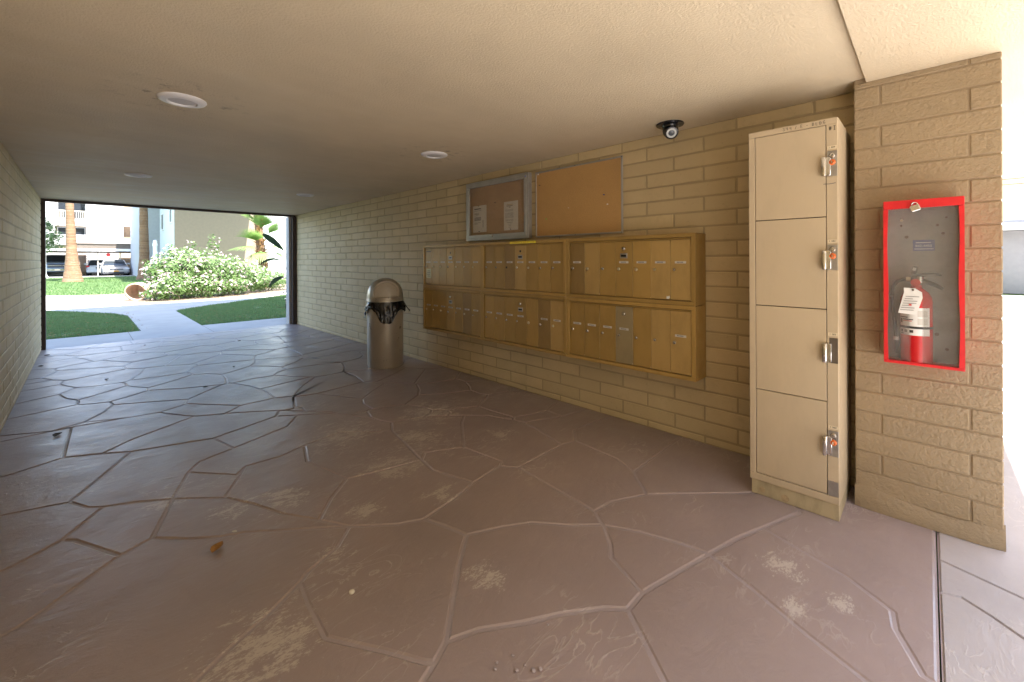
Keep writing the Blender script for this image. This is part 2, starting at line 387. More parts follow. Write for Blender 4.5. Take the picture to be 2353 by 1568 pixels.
# ------------------------------------------------------------------ floor: stamped flagstones
FRONT = [(-0.62, 5.15), (-0.468, 5.154), (-0.059, 5.167), (0.473, 5.086), (0.633, 4.802), (0.707, 4.709), (0.961, 4.562), (1.279, 4.328), (1.593, 3.941), (1.858, 3.307), (2.198, 3.185), (2.541, 2.828), (2.656, 2.478), (2.943, 2.342), (3.4, 2.25)]
LINES = [FRONT,
 [(1.279, 4.328), (1.208, 4.188)], [(0.708, 4.026), (1.208, 4.188), (1.354, 4.075), (1.62, 3.86)],
 [(1.354, 4.075), (1.206, 3.867), (0.779, 3.704), (0.562, 3.629), (0.48, 3.497), (0.36, 3.174), (0.235, 2.801), (0.112, 2.748), (-0.031, 2.617), (-0.121, 2.532), (-0.196, 2.481), (-0.62, 2.33)],
 [(0.708, 4.026), (0.779, 3.704)], [(0.708, 4.026), (0.232, 4.187), (0.085, 4.295), (-0.114, 4.412), (-0.338, 4.313), (-0.62, 4.25)],
 [(0.085, 4.295), (0.247, 4.458), (0.693, 4.724)], [(-0.114, 4.412), (-0.088, 5.144), (-0.059, 5.167)],
 [(0.232, 4.187), (0.086, 3.875), (-0.067, 3.567)], [(-0.067, 3.567), (-0.333, 3.652), (-0.62, 3.74)],
 [(-0.067, 3.567), (0.004, 3.416), (0.07, 3.358), (0.2, 3.292), (0.36, 3.174)], [(0.07, 3.358), (-0.085, 3.107), (-0.236, 3.004), (-0.31, 2.984), (-0.62, 2.9)],
 [(-0.085, 3.107), (-0.043, 3.064), (0.112, 2.748)],
 [(0.36, 3.174), (0.579, 2.966), (0.677, 2.769), (0.764, 2.545), (0.883, 2.344)],
 [(0.579, 2.966), (0.767, 3.319), (0.98, 3.305), (1.164, 3.368), (1.451, 3.418), (1.767, 3.131), (1.858, 3.307)],
 [(0.48, 3.497), (0.696, 3.225), (0.767, 3.319)], [(0.235, 2.801), (0.35, 2.672), (0.476, 2.565), (0.571, 2.517), (0.974, 2.174)],
 [(1.767, 3.131), (1.623, 2.355)], [(0.883, 2.344), (1.012, 2.506), (1.173, 2.658)], [(1.173, 2.658), (1.086, 3.088), (1.164, 3.368)],
 [(1.173, 2.658), (1.323, 2.61), (1.655, 2.532)], [(0.883, 2.344), (0.974, 2.174), (1.159, 2.007), (1.286, 1.942)],
 [(0.974, 2.174), (0.859, 2.059), (0.696, 1.986), (0.653, 1.949)], [(1.286, 1.942), (1.497, 1.977), (1.71, 2.035), (1.969, 2.075)],
 [(1.286, 1.942), (1.322, 1.832), (1.362, 1.677)], [(1.71, 2.035), (1.623, 2.355), (1.655, 2.532), (1.733, 2.611), (1.985, 2.474), (2.026, 2.115), (1.969, 2.075)],
 [(1.985, 2.474), (2.281, 2.868), (2.40, 2.98)], [(1.969, 2.075), (2.051, 1.97), (2.527, 1.975), (2.656, 2.478)],
 [(2.527, 1.975), (2.655, 1.942), (2.62, 1.563), (2.535, 1.384)], [(2.535, 1.384), (3.006, 1.384), (3.4, 1.385)],
 [(2.655, 1.942), (2.818, 2.07), (3.005, 2.054), (3.4, 2.0)], [(2.535, 1.384), (2.346, 1.196)], [(2.346, 1.196), (2.138, 1.302), (1.987, 1.322)],
 [(2.346, 1.196), (2.501, 1.045), (2.763, 0.784), (3.1, 0.5), (3.4, 0.3)], [(2.051, 1.97), (2.017, 1.654), (1.987, 1.322), (1.916, 1.221)],
 [(1.362, 1.677), (1.535, 1.59), (1.669, 1.504), (1.794, 1.34), (1.916, 1.221)], [(1.916, 1.221), (1.814, 1.117), (1.734, 1.062), (1.642, 0.857)],
 [(1.916, 1.221), (1.997, 1.057), (2.059, 0.861), (2.078, 0.743)], [(1.362, 1.677), (1.209, 1.546), (1.045, 1.382), (0.927, 1.263)],
 [(0.927, 1.263), (1.045, 1.213), (1.181, 1.117), (1.318, 1.034), (1.461, 0.928), (1.522, 0.858), (1.642, 0.857), (1.741, 0.831), (2.078, 0.743), (2.297, 0.682), (2.479, 0.613), (2.768, 0.505), (3.0, 0.585)],
 [(1.522, 0.858), (1.461, 0.775), (1.345, 0.623), (1.297, 0.557), (1.1, -0.04)], [(0.927, 1.263), (0.849, 1.225), (0.783, 1.198), (0.711, 1.165), (0.3, 0.85), (-0.62, 0.4)],
 [(0.849, 1.225), (0.827, 1.253), (0.752, 1.388), (0.622, 1.599), (0.636, 1.816), (0.653, 1.949)],
 [(0.653, 1.949), (0.503, 1.863), (0.358, 1.798), (0.255, 1.739), (0.194, 1.71), (-0.62, 1.35)],
 [(2.078, 0.743), (1.979, 0.515), (1.884, 0.321), (1.813, 0.143), (1.76, -0.04)],
 [(2.479, 0.613), (2.407, 0.421), (2.352, 0.259), (2.245, 0.103), (2.147, 0.09), (1.971, 0.015), (1.96, -0.04)],
 [(3.046, 0.29), (2.847, 0.117), (2.775, -0.04)], [(0.3, 0.85), (0.45, 0.3), (0.4, -0.04)]]

def front_y(x):
    for a, b in zip(FRONT[:-1], FRONT[1:]):
        if a[0] <= x <= b[0]: return a[1] + (b[1] - a[1]) * (x - a[0]) / (b[0] - a[0])
    return 5.0
def planar_faces(vs, es):
    # faces of a planar graph, dead ends pruned
    adj = {}
    for a, b in es:
        if a != b: adj.setdefault(a, set()).add(b); adj.setdefault(b, set()).add(a)
    dead = [v for v in adj if len(adj[v]) < 2]
    while dead:
        v = dead.pop()
        for w_ in list(adj.get(v, ())):
            adj[w_].discard(v)
            if len(adj[w_]) < 2: dead.append(w_)
        adj[v] = set()
    order = {v: sorted(nb, key=lambda w_: math.atan2(vs[w_].y - vs[v].y, vs[w_].x - vs[v].x)) for v, nb in adj.items() if nb}
    used = set(); out = []
    for v in order:
        for w_ in order[v]:
            if (v, w_) in used: continue
            f = []; a, b = v, w_
            while (a, b) not in used:
                used.add((a, b)); f.append(a); o_ = order[b]; a, b = b, o_[(o_.index(a) - 1) % len(o_)]
            ar = sum(vs[f[i]].x * vs[f[(i + 1) % len(f)]].y - vs[f[(i + 1) % len(f)]].x * vs[f[i]].y for i in range(len(f))) / 2
            if ar > 0.004 and len(set(f)) == len(f): out.append(f)
    return out
def clip_poly(poly, n, d):
    out = []
    for i in range(len(poly)):
        a = poly[i]; b = poly[(i + 1) % len(poly)]; da = a[0] * n[0] + a[1] * n[1] - d; db = b[0] * n[0] + b[1] * n[1] - d
        if da <= 0: out.append(a)
        if da * db < 0: s_ = da / (da - db); out.append((a[0] + (b[0] - a[0]) * s_, a[1] + (b[1] - a[1]) * s_))
    return out
rg = random.Random(11)
seeds = []
yy = 2.4
while yy < 10.6:
    xx = -0.5 + rg.uniform(-0.2, 0.2)
    while xx < 3.6:
        seeds.append((xx + rg.uniform(-0.2, 0.2), yy + rg.uniform(-0.22, 0.22))); xx += rg.uniform(0.42, 0.75)
    yy += 0.52
X0F, X1F, Y0F, Y1F = -0.56, 3.36, -0.025, 10.08
segs = []
for i, s0 in enumerate(seeds):
    poly = [(-1.2, 1.5), (4.2, 1.5), (4.2, 11.5), (-1.2, 11.5)]
    for j, s1 in enumerate(seeds):
        if i == j or abs(s0[0] - s1[0]) > 1.8 or abs(s0[1] - s1[1]) > 1.8: continue
        n = (s1[0] - s0[0], s1[1] - s0[1]); poly = clip_poly(poly, n, (n[0] * (s0[0] + s1[0]) + n[1] * (s0[1] + s1[1])) / 2)
    for k in range(len(poly)):
        a, b = poly[k], poly[(k + 1) % len(poly)]
        if a > b: a, b = b, a
        segs.append((a, b))
seen = set()
for a, b in segs:
    key = (round(a[0], 3), round(a[1], 3), round(b[0], 3), round(b[1], 3))
    if key in seen or math.hypot(a[0] - b[0], a[1] - b[1]) < 0.03: continue
    seen.add(key)
    fa = a[1] - front_y(min(max(a[0], -0.6), 3.39)); fb = b[1] - front_y(min(max(b[0], -0.6), 3.39))
    if fa < 0 and fb < 0: continue
    if fa * fb < 0:
        lo, hi = (0.0, 1.0)
        for _ in range(30):
            m_ = (lo + hi) / 2; p = (a[0] + (b[0] - a[0]) * m_, a[1] + (b[1] - a[1]) * m_)
            s_ = p[1] - front_y(min(max(p[0], -0.6), 3.39))
            if (s_ > 0) == (fa > 0): lo = m_
            else: hi = m_
        p = (a[0] + (b[0] - a[0]) * m_, a[1] + (b[1] - a[1]) * m_)
        if fa > 0: b = p
        else: a = p
    mid = ((a[0] + b[0]) / 2 + rg.uniform(-.03, .03), (a[1] + b[1]) / 2 + rg.uniform(-.03, .03))
    LINES.append([a, mid, b])
verts = []; edges = []
def addv(p): verts.append(Vector(p)); return len(verts) - 1
rect = [addv(p) for p in ((X0F, Y0F), (X1F, Y0F), (X1F, Y1F), (X0F, Y1F))]
edges += [(rect[i], rect[(i + 1) % 4]) for i in range(4)]
for ln in LINES:
    ids = [addv(p) for p in ln]; edges += list(zip(ids[:-1], ids[1:]))
cv, ce, cf, _ov, oe, _of = delaunay_2d_cdt(verts, edges, [], 2, 0.012); cf = planar_faces(cv, [e for e, o_ in zip(ce, oe) if o_])
floor_mb = MB(); floor_mb.box(X0F, X1F, Y0F, Y1F, -0.20, -0.0042)
floor = struct(obj('floor', floor_mb, 'joint_concrete'), 'stamped concrete passage floor in a flagstone pattern')
cells = []
for f in cf:
    pl = [cv[i] for i in f]; cx = sum(p.x for p in pl) / len(pl); cy = sum(p.y for p in pl) / len(pl)
    if not (X0F < cx < X1F and Y0F < cy < Y1F): continue
    ar = abs(sum(pl[i].x * pl[(i + 1) % len(pl)].y - pl[(i + 1) % len(pl)].x * pl[i].y for i in range(len(pl)))) / 2
    if ar < 0.004: continue
    cells.append((math.hypot(cx, cy), pl))
cells.sort(key=lambda c_: c_[0])
for dist, pl in cells:
    bm = bmesh.new(); f = bm.faces.new([bm.verts.new((p.x, p.y, 0)) for p in pl])
    if f.normal.z < 0 or f.calc_area() < 0: pass
    bm.normal_update()
    if f.normal.z < 0: f.normal_flip()
    g = 0.0062 if dist < 3 else 0.0055
    rim = bmesh.ops.inset_individual(bm, faces=[f], thickness=g, use_even_offset=True)['faces']
    bmesh.ops.delete(bm, geom=[q for q in bm.faces if q is not f], context='FACES')
    bmesh.ops.inset_individual(bm, faces=[f], thickness=0.008, use_even_offset=True)
    inner = set(f.verts); jit = random.uniform(-0.0008, 0.0008)
    for v in bm.verts: v.co.z = jit if v in inner else -0.0046
    m_ = MB(); m_.bm.free(); m_.bm = bm
    obj('stone', m_, 'stamped_stone', floor)

# pale slab of the walkway outside the near end, with its own stamped joints
wl = MB(); wl.box(-8, 24, -3.0, -0.03, -0.20, -0.009)
walk = struct(obj('walkway', wl, 'joint_concrete'), 'pale concrete walkway slab outside the passage')
cuts = [[(2.786, -0.03), (2.704, -0.277), (2.45, -0.8)], [(2.515, -0.03), (2.537, -0.095), (2.484, -0.174), (2.42, -0.248), (2.2, -0.6)], [(3.5, -0.12), (3.391, -0.278), (3.347, -0.345), (3.2, -0.7)], [(3.5, -0.18), (3.654, -0.3), (3.75, -0.386), (4.0, -0.8)],
        [(2.45, -0.8), (2.2, -0.6), (1.6, -0.5), (1.2, -0.035)], [(2.45, -0.8), (3.2, -0.7), (4.0, -0.8), (5.2, -0.62), (7.0, -0.75), (9, -0.7)], [(5.2, -0.62), (5.1, -0.035)], [(7.0, -0.75), (7.1, -0.035)], [(2.45, -0.8), (2.5, -1.6)], [(1.6, -0.5), (1.2, -1.2), (0.2, -0.9), (-1, -1.1)], [(0.2, -0.9), (0.4, -0.035)], [(4.0, -0.8), (4.3, -1.6)]]
verts = []; edges = []
rect = [addv(p) for p in ((-1.0, -1.6), (9.0, -1.6), (9.0, -0.035), (-1.0, -0.035))]; edges += [(rect[i], rect[(i + 1) % 4]) for i in range(4)]
for ln in cuts:
    ids = [addv(p) for p in ln]; edges += list(zip(ids[:-1], ids[1:]))
cv, ce, cf, _ov, oe, _of = delaunay_2d_cdt(verts, edges, [], 2, 0.01); cf = planar_faces(cv, [e for e, o_ in zip(ce, oe) if o_])
for f in cf:
    pl = [cv[i] for i in f]
    if any(p.x < -1.01 or p.x > 9.01 or p.y < -1.61 or p.y > -0.02 for p in pl): continue
    bm = bmesh.new(); fc = bm.faces.new([bm.verts.new((p.x, p.y, 0)) for p in pl]); bm.normal_update()
    if fc.normal.z < 0: fc.normal_flip()
    if fc.calc_area() < 0.003: bm.free(); continue
    bmesh.ops.inset_individual(bm, faces=[fc], thickness=0.0035, use_even_offset=True); bmesh.ops.delete(bm, geom=[q for q in bm.faces if q is not fc], context='FACES')
    bmesh.ops.inset_individual(bm, faces=[fc], thickness=0.005, use_even_offset=True); inner = set(fc.verts)
    for v in bm.verts: v.co.z = -0.002 if v in inner else -0.0095
    m_ = MB(); m_.bm.free(); m_.bm = bm
    obj('stone', m_, 'pale_concrete', walk)
far_slab = MB(); far_slab.box(9.0, 24, -3.0, -0.03, -0.0085, -0.003); far_slab.box(-8, 9.0, -3.0, -1.605, -0.0085, -0.003)
obj('slab', far_slab, 'pale_concrete', walk)

# ------------------------------------------------------------------ block walls
J = 0.009
def brick_mesh(L, H, seed, depth=0.03, full=False):
    r = random.Random(seed); bm = bmesh.new(); nx, nz = 4, 2
    l, h = L / 2 - J / 2, H / 2 - J / 2; e = 0.006
    def pt(y, z, x): return bm.verts.new((x, y, z))
    grid = []
    for i in range(nx + 1):
        col = []
        for k in range(nz + 1):
            y = -l + e + (2 * l - 2 * e) * i / nx; z = -h + e + (2 * h - 2 * e) * k / nz
            edge = i in (0, nx) or k in (0, nz)
            x = (0.0012 if edge else -0.0008) + r.uniform(-0.0009, 0.0009)
            col.append(pt(y + (r.uniform(-.001, .001)), z + r.uniform(-.0012, .0012), x))
        grid.append(col)
    for i in range(nx):
        for k in range(nz): bm.faces.new((grid[i][k], grid[i][k + 1], grid[i + 1][k + 1], grid[i + 1][k]))
    ring = [grid[i][0] for i in range(nx + 1)] + [grid[nx][k] for k in range(1, nz + 1)] + [grid[i][nz] for i in range(nx - 1, -1, -1)] + [grid[0][k] for k in range(nz - 1, 0, -1)]
    r1 = []; rb = []
    for v in ring:
        y = v.co.y + (e if v.co.y > l - 2 * e else -e if v.co.y < -l + 2 * e else 0); z = v.co.z + (e if v.co.z > h - 2 * e else -e if v.co.z < -h + 2 * e else 0)
        r1.append(pt(y, z, 0.0065)); rb.append(pt(y, z, depth))
    n = len(ring)
    for i in range(n):
        j = (i + 1) % n
        bm.faces.new((ring[i], r1[i], r1[j], ring[j])); bm.faces.new((r1[i], rb[i], rb[j], r1[j]))
    if full: bm.faces.new(list(reversed(rb)))
    bmesh.ops.recalc_face_normals(bm, faces=bm.faces)
    if sum(f.normal.x for f in bm.faces if f.calc_center_median().x < 0.003) > 0: bmesh.ops.reverse_faces(bm, faces=bm.faces)
    me = bpy.data.meshes.new('brick'); bm.to_mesh(me); bm.free()
    for p in me.polygons: p.use_smooth = True
    me.set_sharp_from_angle(angle=math.radians(28)); return me

BL = 0.461; BH = 0.1136; ZB = 0.058
def course_bounds():
    zs = [0.0] + [ZB + BH * i for i in range(0, 21)]
    zs = [z for z in zs if z < ZC - 0.02] + [ZC + 0.004]
    return zs
def block_wall(name, label, xf, sign, y0, y1, mat_b, mat_m, keep, group=None, xback=0.205):
    """sign=-1: face looks towards -X (right wall); +1: towards +X (left wall)"""
    root = thing(name, label, 'wall', (xf, (y0 + y1) / 2, 0), group=group)
    m_ = MB()
    if sign < 0: m_.box(xf + 0.0045, xf + xback, y0, y1, 0, ZC + 0.1)
    else: m_.box(xf - xback, xf - 0.0045, y0, y1, 0, ZC + 0.1)
    obj('mortar', m_, mat_m, root)
    zs = course_bounds(); cache = {}; items = []
    for ci in range(len(zs) - 1):
        za, zb = zs[ci], zs[ci + 1]; par = (ci - 1) % 2
        ys = [y0]; y = 0.976 + (0.0 if par == 0 else 0.2305) - BL * 6
        while y < y1 - 0.05:
            if y > y0 + 0.05: ys.append(y)
            y += BL
        ys.append(y1)
        for a, b in zip(ys[:-1], ys[1:]):
            L = b - a; H = zb - za
            key = (round(L, 3), round(H, 3), random.randint(0, 4))
            if key not in cache: cache[key] = brick_mesh(L, H, hash(key) % 9999)
            yc, zc = (a + b) / 2, (za + zb) / 2
            items.append((math.hypot(xf, yc), cache[key], yc, zc))
    items.sort(key=keep)
    rest = bmesh.new(); nrest = 0
    for i, (dd, me, yc, zc) in enumerate(items):
        off = random.uniform(-0.0012, 0.0012)
        if i < 300 and keep(items[i]) < 1e6:
            o = bpy.data.objects.new('brick', me); COL.objects.link(o); o.parent = root
            o.location = (off, yc - root.location.y, zc)
            if sign > 0: o.rotation_euler = (0, 0, math.pi)
            if not me.materials: me.materials.append(MATS[mat_b])
        else:
            tmp = me.copy(); mt = Matrix.Translation((off, yc - root.location.y, zc))
            if sign > 0: mt = mt @ Matrix.Rotation(math.pi, 4, 'Z')
            tmp.transform(mt); rest.from_mesh(tmp); bpy.data.meshes.remove(tmp); nrest += 1
    if nrest:
        me = bpy.data.meshes.new('brick'); rest.to_mesh(me); me.materials.append(MATS[mat_b])
        for p in me.polygons: p.use_smooth = True
        me.set_sharp_from_angle(angle=math.radians(28))
        o = bpy.data.objects.new('distant_bricks', me); COL.objects.link(o); o.parent = root; o['kind'] = 'stuff'
    rest.free()
    return root
wall_r = block_wall('block_wall', 'tan painted block wall behind the mailboxes and notice boards', W, -1, 0.297, 10.02, 'wall_paint', 'mortar_paint', lambda it: it[0])
wall_l = block_wall('block_wall', 'tan painted block wall opposite the mailboxes, bare of fittings', XL, 1, -1.40, 10.05, 'wall_paint', 'mortar_paint', lambda it: it[0] if it[2] > 4.6 else 1e7)  # unseen near end lengthened to keep side skylight off the pier

# pier at the near end
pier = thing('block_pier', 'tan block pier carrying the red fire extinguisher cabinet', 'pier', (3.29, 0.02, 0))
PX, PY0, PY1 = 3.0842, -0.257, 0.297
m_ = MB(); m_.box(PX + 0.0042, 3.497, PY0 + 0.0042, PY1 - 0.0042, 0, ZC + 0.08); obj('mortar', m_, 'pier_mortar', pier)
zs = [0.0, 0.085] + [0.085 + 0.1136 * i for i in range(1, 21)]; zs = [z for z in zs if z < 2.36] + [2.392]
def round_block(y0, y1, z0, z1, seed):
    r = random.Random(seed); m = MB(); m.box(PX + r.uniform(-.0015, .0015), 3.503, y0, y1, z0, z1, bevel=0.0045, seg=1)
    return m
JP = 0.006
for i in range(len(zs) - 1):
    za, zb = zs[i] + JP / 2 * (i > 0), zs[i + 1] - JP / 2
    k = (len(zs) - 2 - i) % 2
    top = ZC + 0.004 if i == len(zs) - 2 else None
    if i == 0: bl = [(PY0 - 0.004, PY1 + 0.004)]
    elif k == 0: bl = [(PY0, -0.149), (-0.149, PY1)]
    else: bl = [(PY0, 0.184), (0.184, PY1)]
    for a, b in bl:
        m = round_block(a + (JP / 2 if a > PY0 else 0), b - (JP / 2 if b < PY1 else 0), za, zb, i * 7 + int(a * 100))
        obj('brick', m, 'pier_darkened_paint', pier, smooth=25)
m = MB()   # mortar wash at the foot of the pier
prof = [(-0.262, .002, .120), (-0.2, .013, .10), (-0.08, .016, .075), (0.1, .017, .10), (0.24, .014, .13), (0.300, .002, .115)]
vs = []
for y, o_, h_ in prof: vs.append([m.bm.verts.new((PX - o_ - 0.012, y, 0)), m.bm.verts.new((PX - o_ - 0.004, y, h_ * 0.6)), m.bm.verts.new((PX + 0.003, y, h_))])
for a, b in zip(vs[:-1], vs[1:]):
    for q in range(2): m.bm.faces.new((a[q], b[q], b[q + 1], a[q + 1]))
obj('plaster_foot', m, 'pier_darkened_paint', pier, smooth=80)

# ------------------------------------------------------------------ ceiling and the building above
m = MB(); m.box(XL - 0.2, 3.5, 0.243, YE, ZC, ZC + 0.2)
ceil = struct(obj('ceiling', m, 'ceiling_paint'), 'cream stucco passage ceiling')
m = MB(); m.box(-9, 24, -1.47, 0.2415, ZN, ZC + 0.2)
obj('soffit', m, 'ceiling_paint', ceil)
m = MB()
for x in (8.15, 8.75): m.box(x, x + 0.02, -1.46, 0.24, ZN - 0.005, ZN + 0.001)
obj('control_joint', m, 'ink_brown', ceil)
simple('facade_paint', (0.50, 0.43, 0.31), 0.8, var=0.08)
bld = thing('apartment_building', 'tan apartment block standing over the passage', 'building', (1.5, 5, 0))
m = MB(); m.box(-22, 24, -1.44, YE, ZC + 0.21, 18.4); obj('upper_storeys', m, 'facade_paint', bld)
m = MB(); m.box(3.51, 24, 0.24, YE - 0.02, 0, ZC + 0.205); m.box(-22, XL - 0.212, -1.41, YE - 0.02, 0, ZC + 0.205); obj('ground_storey', m, 'facade_paint', bld)  # second box also drawn out behind the camera to block side light
# frame of the far opening
m = MB(); m.box(XL - 0.01, 3.31, 10.02, 10.10, 2.372, 2.4125); lint = tag(obj('lintel', m, 'brown_steel'), 'thin dark brown beam across the top of the far opening', 'beam')
m = MB(); m.box(XL - 0.012, -0.440, 10.02, 10.14, 0, 2.371, bevel=0.003); tag(obj('door_post', m, 'brown_steel'), 'dark brown steel post at the end of the bare wall', 'post')
post = thing('door_post', 'grey pilaster with a brown steel channel at the end of the mailbox wall', 'post', (3.25, 10, 0))
m = MB(); m.box(3.160, 3.36, 10.025, 10.22, 0, 2.371, bevel=0.004); obj('pilaster', m, 'jamb_grey', post)
m = MB(); m.box(3.213, 3.2935, 9.94, 10.022, 0, 2.371, bevel=0.003); obj('channel', m, 'brown_steel', post)

# ------------------------------------------------------------------ mailboxes
XM = 3.09
XD = XM + 0.012
def nickel_lock(cx, cy, cz, r=0.0115, proud=0.010, parent=None, name='lock', mat='nickel'):
    m = MB(); R = Matrix.Translation((cx, cy, cz)) @ Matrix.Rotation(-math.pi / 2, 4, 'Y')
    m.lathe([(r * 1.15, -0.001), (r * 1.15, proud * .45), (r, proud * .8), (r * .8, proud), (r * .42, proud), (r * .36, proud * .35), (0, proud * .3)], R, 14)
    return obj(name, m, mat, parent, smooth=35)
COLS = [(4.680, 3.523), (3.523, 2.355), (2.355, 1.190)]
ROWS = [(1.059, 1.590), (0.512, 1.057)]
unit_labels = [['upper mailbox unit beside the trash can, with a dark slot and a pale sticker', 'upper mailbox unit with the yellow tape on its top rim', 'upper mailbox unit nearest the tall locker, a torn white sticker at its foot'],
               ['lower mailbox unit beside the trash can', 'lower mailbox unit between two others, under the one with yellow tape', 'lower mailbox unit beside the tall locker, one door greyer than the rest']]
for ri, (z0, z1) in enumerate(ROWS):
    for ci, (ya, yb) in enumerate(COLS):
        u = thing('mailbox_unit', unit_labels[ri][ci], 'mailbox', (W, (ya + yb) / 2, z0), group='wall of mailboxes')
        ya_, yb_ = ya - 0.0012, yb + 0.0012
        m = MB(); m.box(XM + 0.03, W - 0.0085, yb_ + .002, ya_ - .002, z0 + .002, z1 - .002); obj('cabinet', m, 'mailbox_bronze_dark', u)
        m = MB(); rim = 0.032
        m.box(XM, XM + 0.032, yb_, ya_, z1 - 0.030, z1, bevel=0.002); m.box(XM, XM + 0.032, yb_, ya_, z0, z0 + 0.030, bevel=0.002)
        m.box(XM + .0006, XM + 0.032, ya_ - rim, ya_, z0 + 0.0302, z1 - 0.0302, bevel=0.002); m.box(XM + .0006, XM + 0.032, yb_, yb_ + rim, z0 + 0.0302, z1 - 0.0302, bevel=0.002)
        m.box(XM + 0.032, W - 0.009, yb_, yb_ + .0018, z0, z1); m.box(XM + 0.032, W - 0.009, ya_ - .0018, ya_, z0, z1)
        m.box(XM + 0.032, W - 0.009, yb_, ya_, z1 - .0018, z1); m.box(XM + 0.032, W - 0.009, yb_, ya_, z0, z0 + .0018)
        obj('frame', m, 'mailbox_bronze', u, smooth=30)
        y_hi = ya_ - rim - 0.004; y_lo = yb_ + rim + 0.004; dw = (y_hi - y_lo) / 7
        zt = z1 - 0.030 - 0.016; zb = z0 + 0.030 + 0.004
        m = MB(); m.box(XM + 0.008, XM + 0.028, y_lo, y_hi, zt + 0.003, z1 - 0.0345); obj('header_strip', m, 'mailbox_bronze', u)
        tagz = z0 + 0.317 if True else 0; lockz = tagz - 0.055
        for di in range(7):
            dy1 = y_hi - di * dw - 0.0013; dy0 = y_hi - (di + 1) * dw + 0.0013
            mt = 'mailbox_bronze'
            key = (ri, ci, di)
            if key in ((0, 2, 1), (0, 2, 6), (1, 2, 6), (1, 1, 6), (0, 1, 3), (0, 2, 5), (1, 2, 5)): mt = 'mailbox_bronze_light'
            if key == (1, 2, 3): mt = 'mailbox_bronze_grey'
            if key in ((0, 2, 0), (1, 1, 5), (1, 0, 5), (0, 1, 2)): mt = 'mailbox_bronze_dark'
            tilt = random.uniform(-0.0018, 0.0018)
            m = MB(); m.box(XD + tilt, XD + 0.012 + tilt, dy0, dy1, zb + random.uniform(0, .003), zt, bevel=0.0012)
            door = obj('door', m, mt, u); xf = XD + tilt
            ym = (dy0 + dy1) / 2
            if key not in ((0, 2, 1), (0, 2, 2), (1, 2, 4), (1, 2, 5), (1, 1, 4)):
                m = MB(); m.box(xf - 0.0016, xf + .001, ym - 0.0415, ym + 0.0415, tagz - 0.0085, tagz + 0.0085); nt = obj('name_tag', m, 'tag_white', door)
                m = MB()
                for q in range(5): m.box(xf - 0.0021, xf - 0.0015, ym + 0.020 - q * 0.010, ym + 0.026 - q * 0.010, tagz - 0.0045, tagz + 0.0045)
                obj('print', m, 'ink_grey', door)
            yl = dy1 - 0.030
            if key == (0, 1, 2):
                m = MB(); m.cyl((xf - 0.0006, yl, lockz), (xf + 0.002, yl, lockz), 0.011, n=14); obj('lock_hole', m, 'black', door)
            else:
                nickel_lock(xf, yl, lockz + random.uniform(-.002, .002), 0.0108 if random.random() < .6 else 0.0125, parent=door, mat=random.choice(['nickel', 'nickel', 'brass_nickel']))
            if di == 3:
                az = zt - 0.057
                if key in ((0, 0, 3), (0, 1, 3)):
                    m = MB(); m.cyl((xf - 0.0006, ym, az), (xf + 0.002, ym, az), 0.012, n=14); obj('lock_hole', m, 'black', door)
                else: nickel_lock(xf, ym, az, 0.014, 0.013, door)
                if key != (1, 2, 3):
                    m = MB(); pz = az - 0.058; m.box(xf - 0.004, xf + .001, ym - 0.033, ym + 0.033, pz - 0.021, pz + 0.021, bevel=0.0015); obj('plate', m, 'steel_plate', door)
                    m = MB(); m.box(xf - 0.0050, xf - 0.0035, ym - 0.024, ym + 0.024, pz - 0.0075, pz + 0.0075, bevel=.0004); obj('plate_window', m, 'black', door)
            if key == (0, 0, 0):
                m = MB(); m.box(xf - 0.0008, xf + .001, ym - 0.055, ym + 0.045, zt - 0.04, zt - 0.028); obj('slot', m, 'black', door)
                m = MB(); m.box(xf - 0.0012, xf + .001, ym - 0.06, ym + 0.045, lockz - 0.15, lockz - 0.03); st = obj('sticker', m, 'tag_green', door)
                m = MB()
                for q in range(4): m.box(xf - 0.0017, xf - 0.0011, ym - 0.035 - .01 * (q % 2), ym + 0.02 + .008 * (q % 3), lockz - 0.062 - q * 0.022, lockz - 0.054 - q * 0.022)
                obj('print', m, 'ink_grey', door)
            if key == (0, 2, 5):
                m = MB(); pts = [(0, 0), (.02, -.003), (.03, .01), (.024, .022), (.012, .016), (.004, .02)]
                m.face([(xf - 0.0009, dy0 + .03 - a, zb + .008 + b) for a, b in pts]); obj('torn_sticker', m, 'paper_white', door)
            if random.random() < 0.55:   # chipped paint at the foot of the door seam
                m = MB(); hgt = random.uniform(.006, .022)
                m.face([(xf - 0.0007, dy0 + .0005, zb + .004), (xf - 0.0007, dy0 + random.uniform(.003, .006), zb + .004), (xf - 0.0007, dy0 + .003, zb + hgt * .6), (xf - 0.0007, dy0 + .0006, zb + hgt)])
                obj('chipped_paint', m, 'tag_cream', door)
        if (ri, ci) == (0, 1):
            m = MB(); m.box(XM - 0.0012, XM + .001, 2.722, 3.078, z1 - 0.025, z1 - 0.004); tp = obj('label_tape', m, 'yellow_tape', u)
            m = MB(); rr = random.Random(4); y = 3.05
            while y > 2.745:
                w_ = rr.uniform(.006, .018); m.box(XM - 0.0017, XM - 0.0011, y - w_, y, z1 - 0.018, z1 - 0.011); y -= w_ + rr.uniform(.004, .008)
            obj('print', m, 'ink_orange', tp)

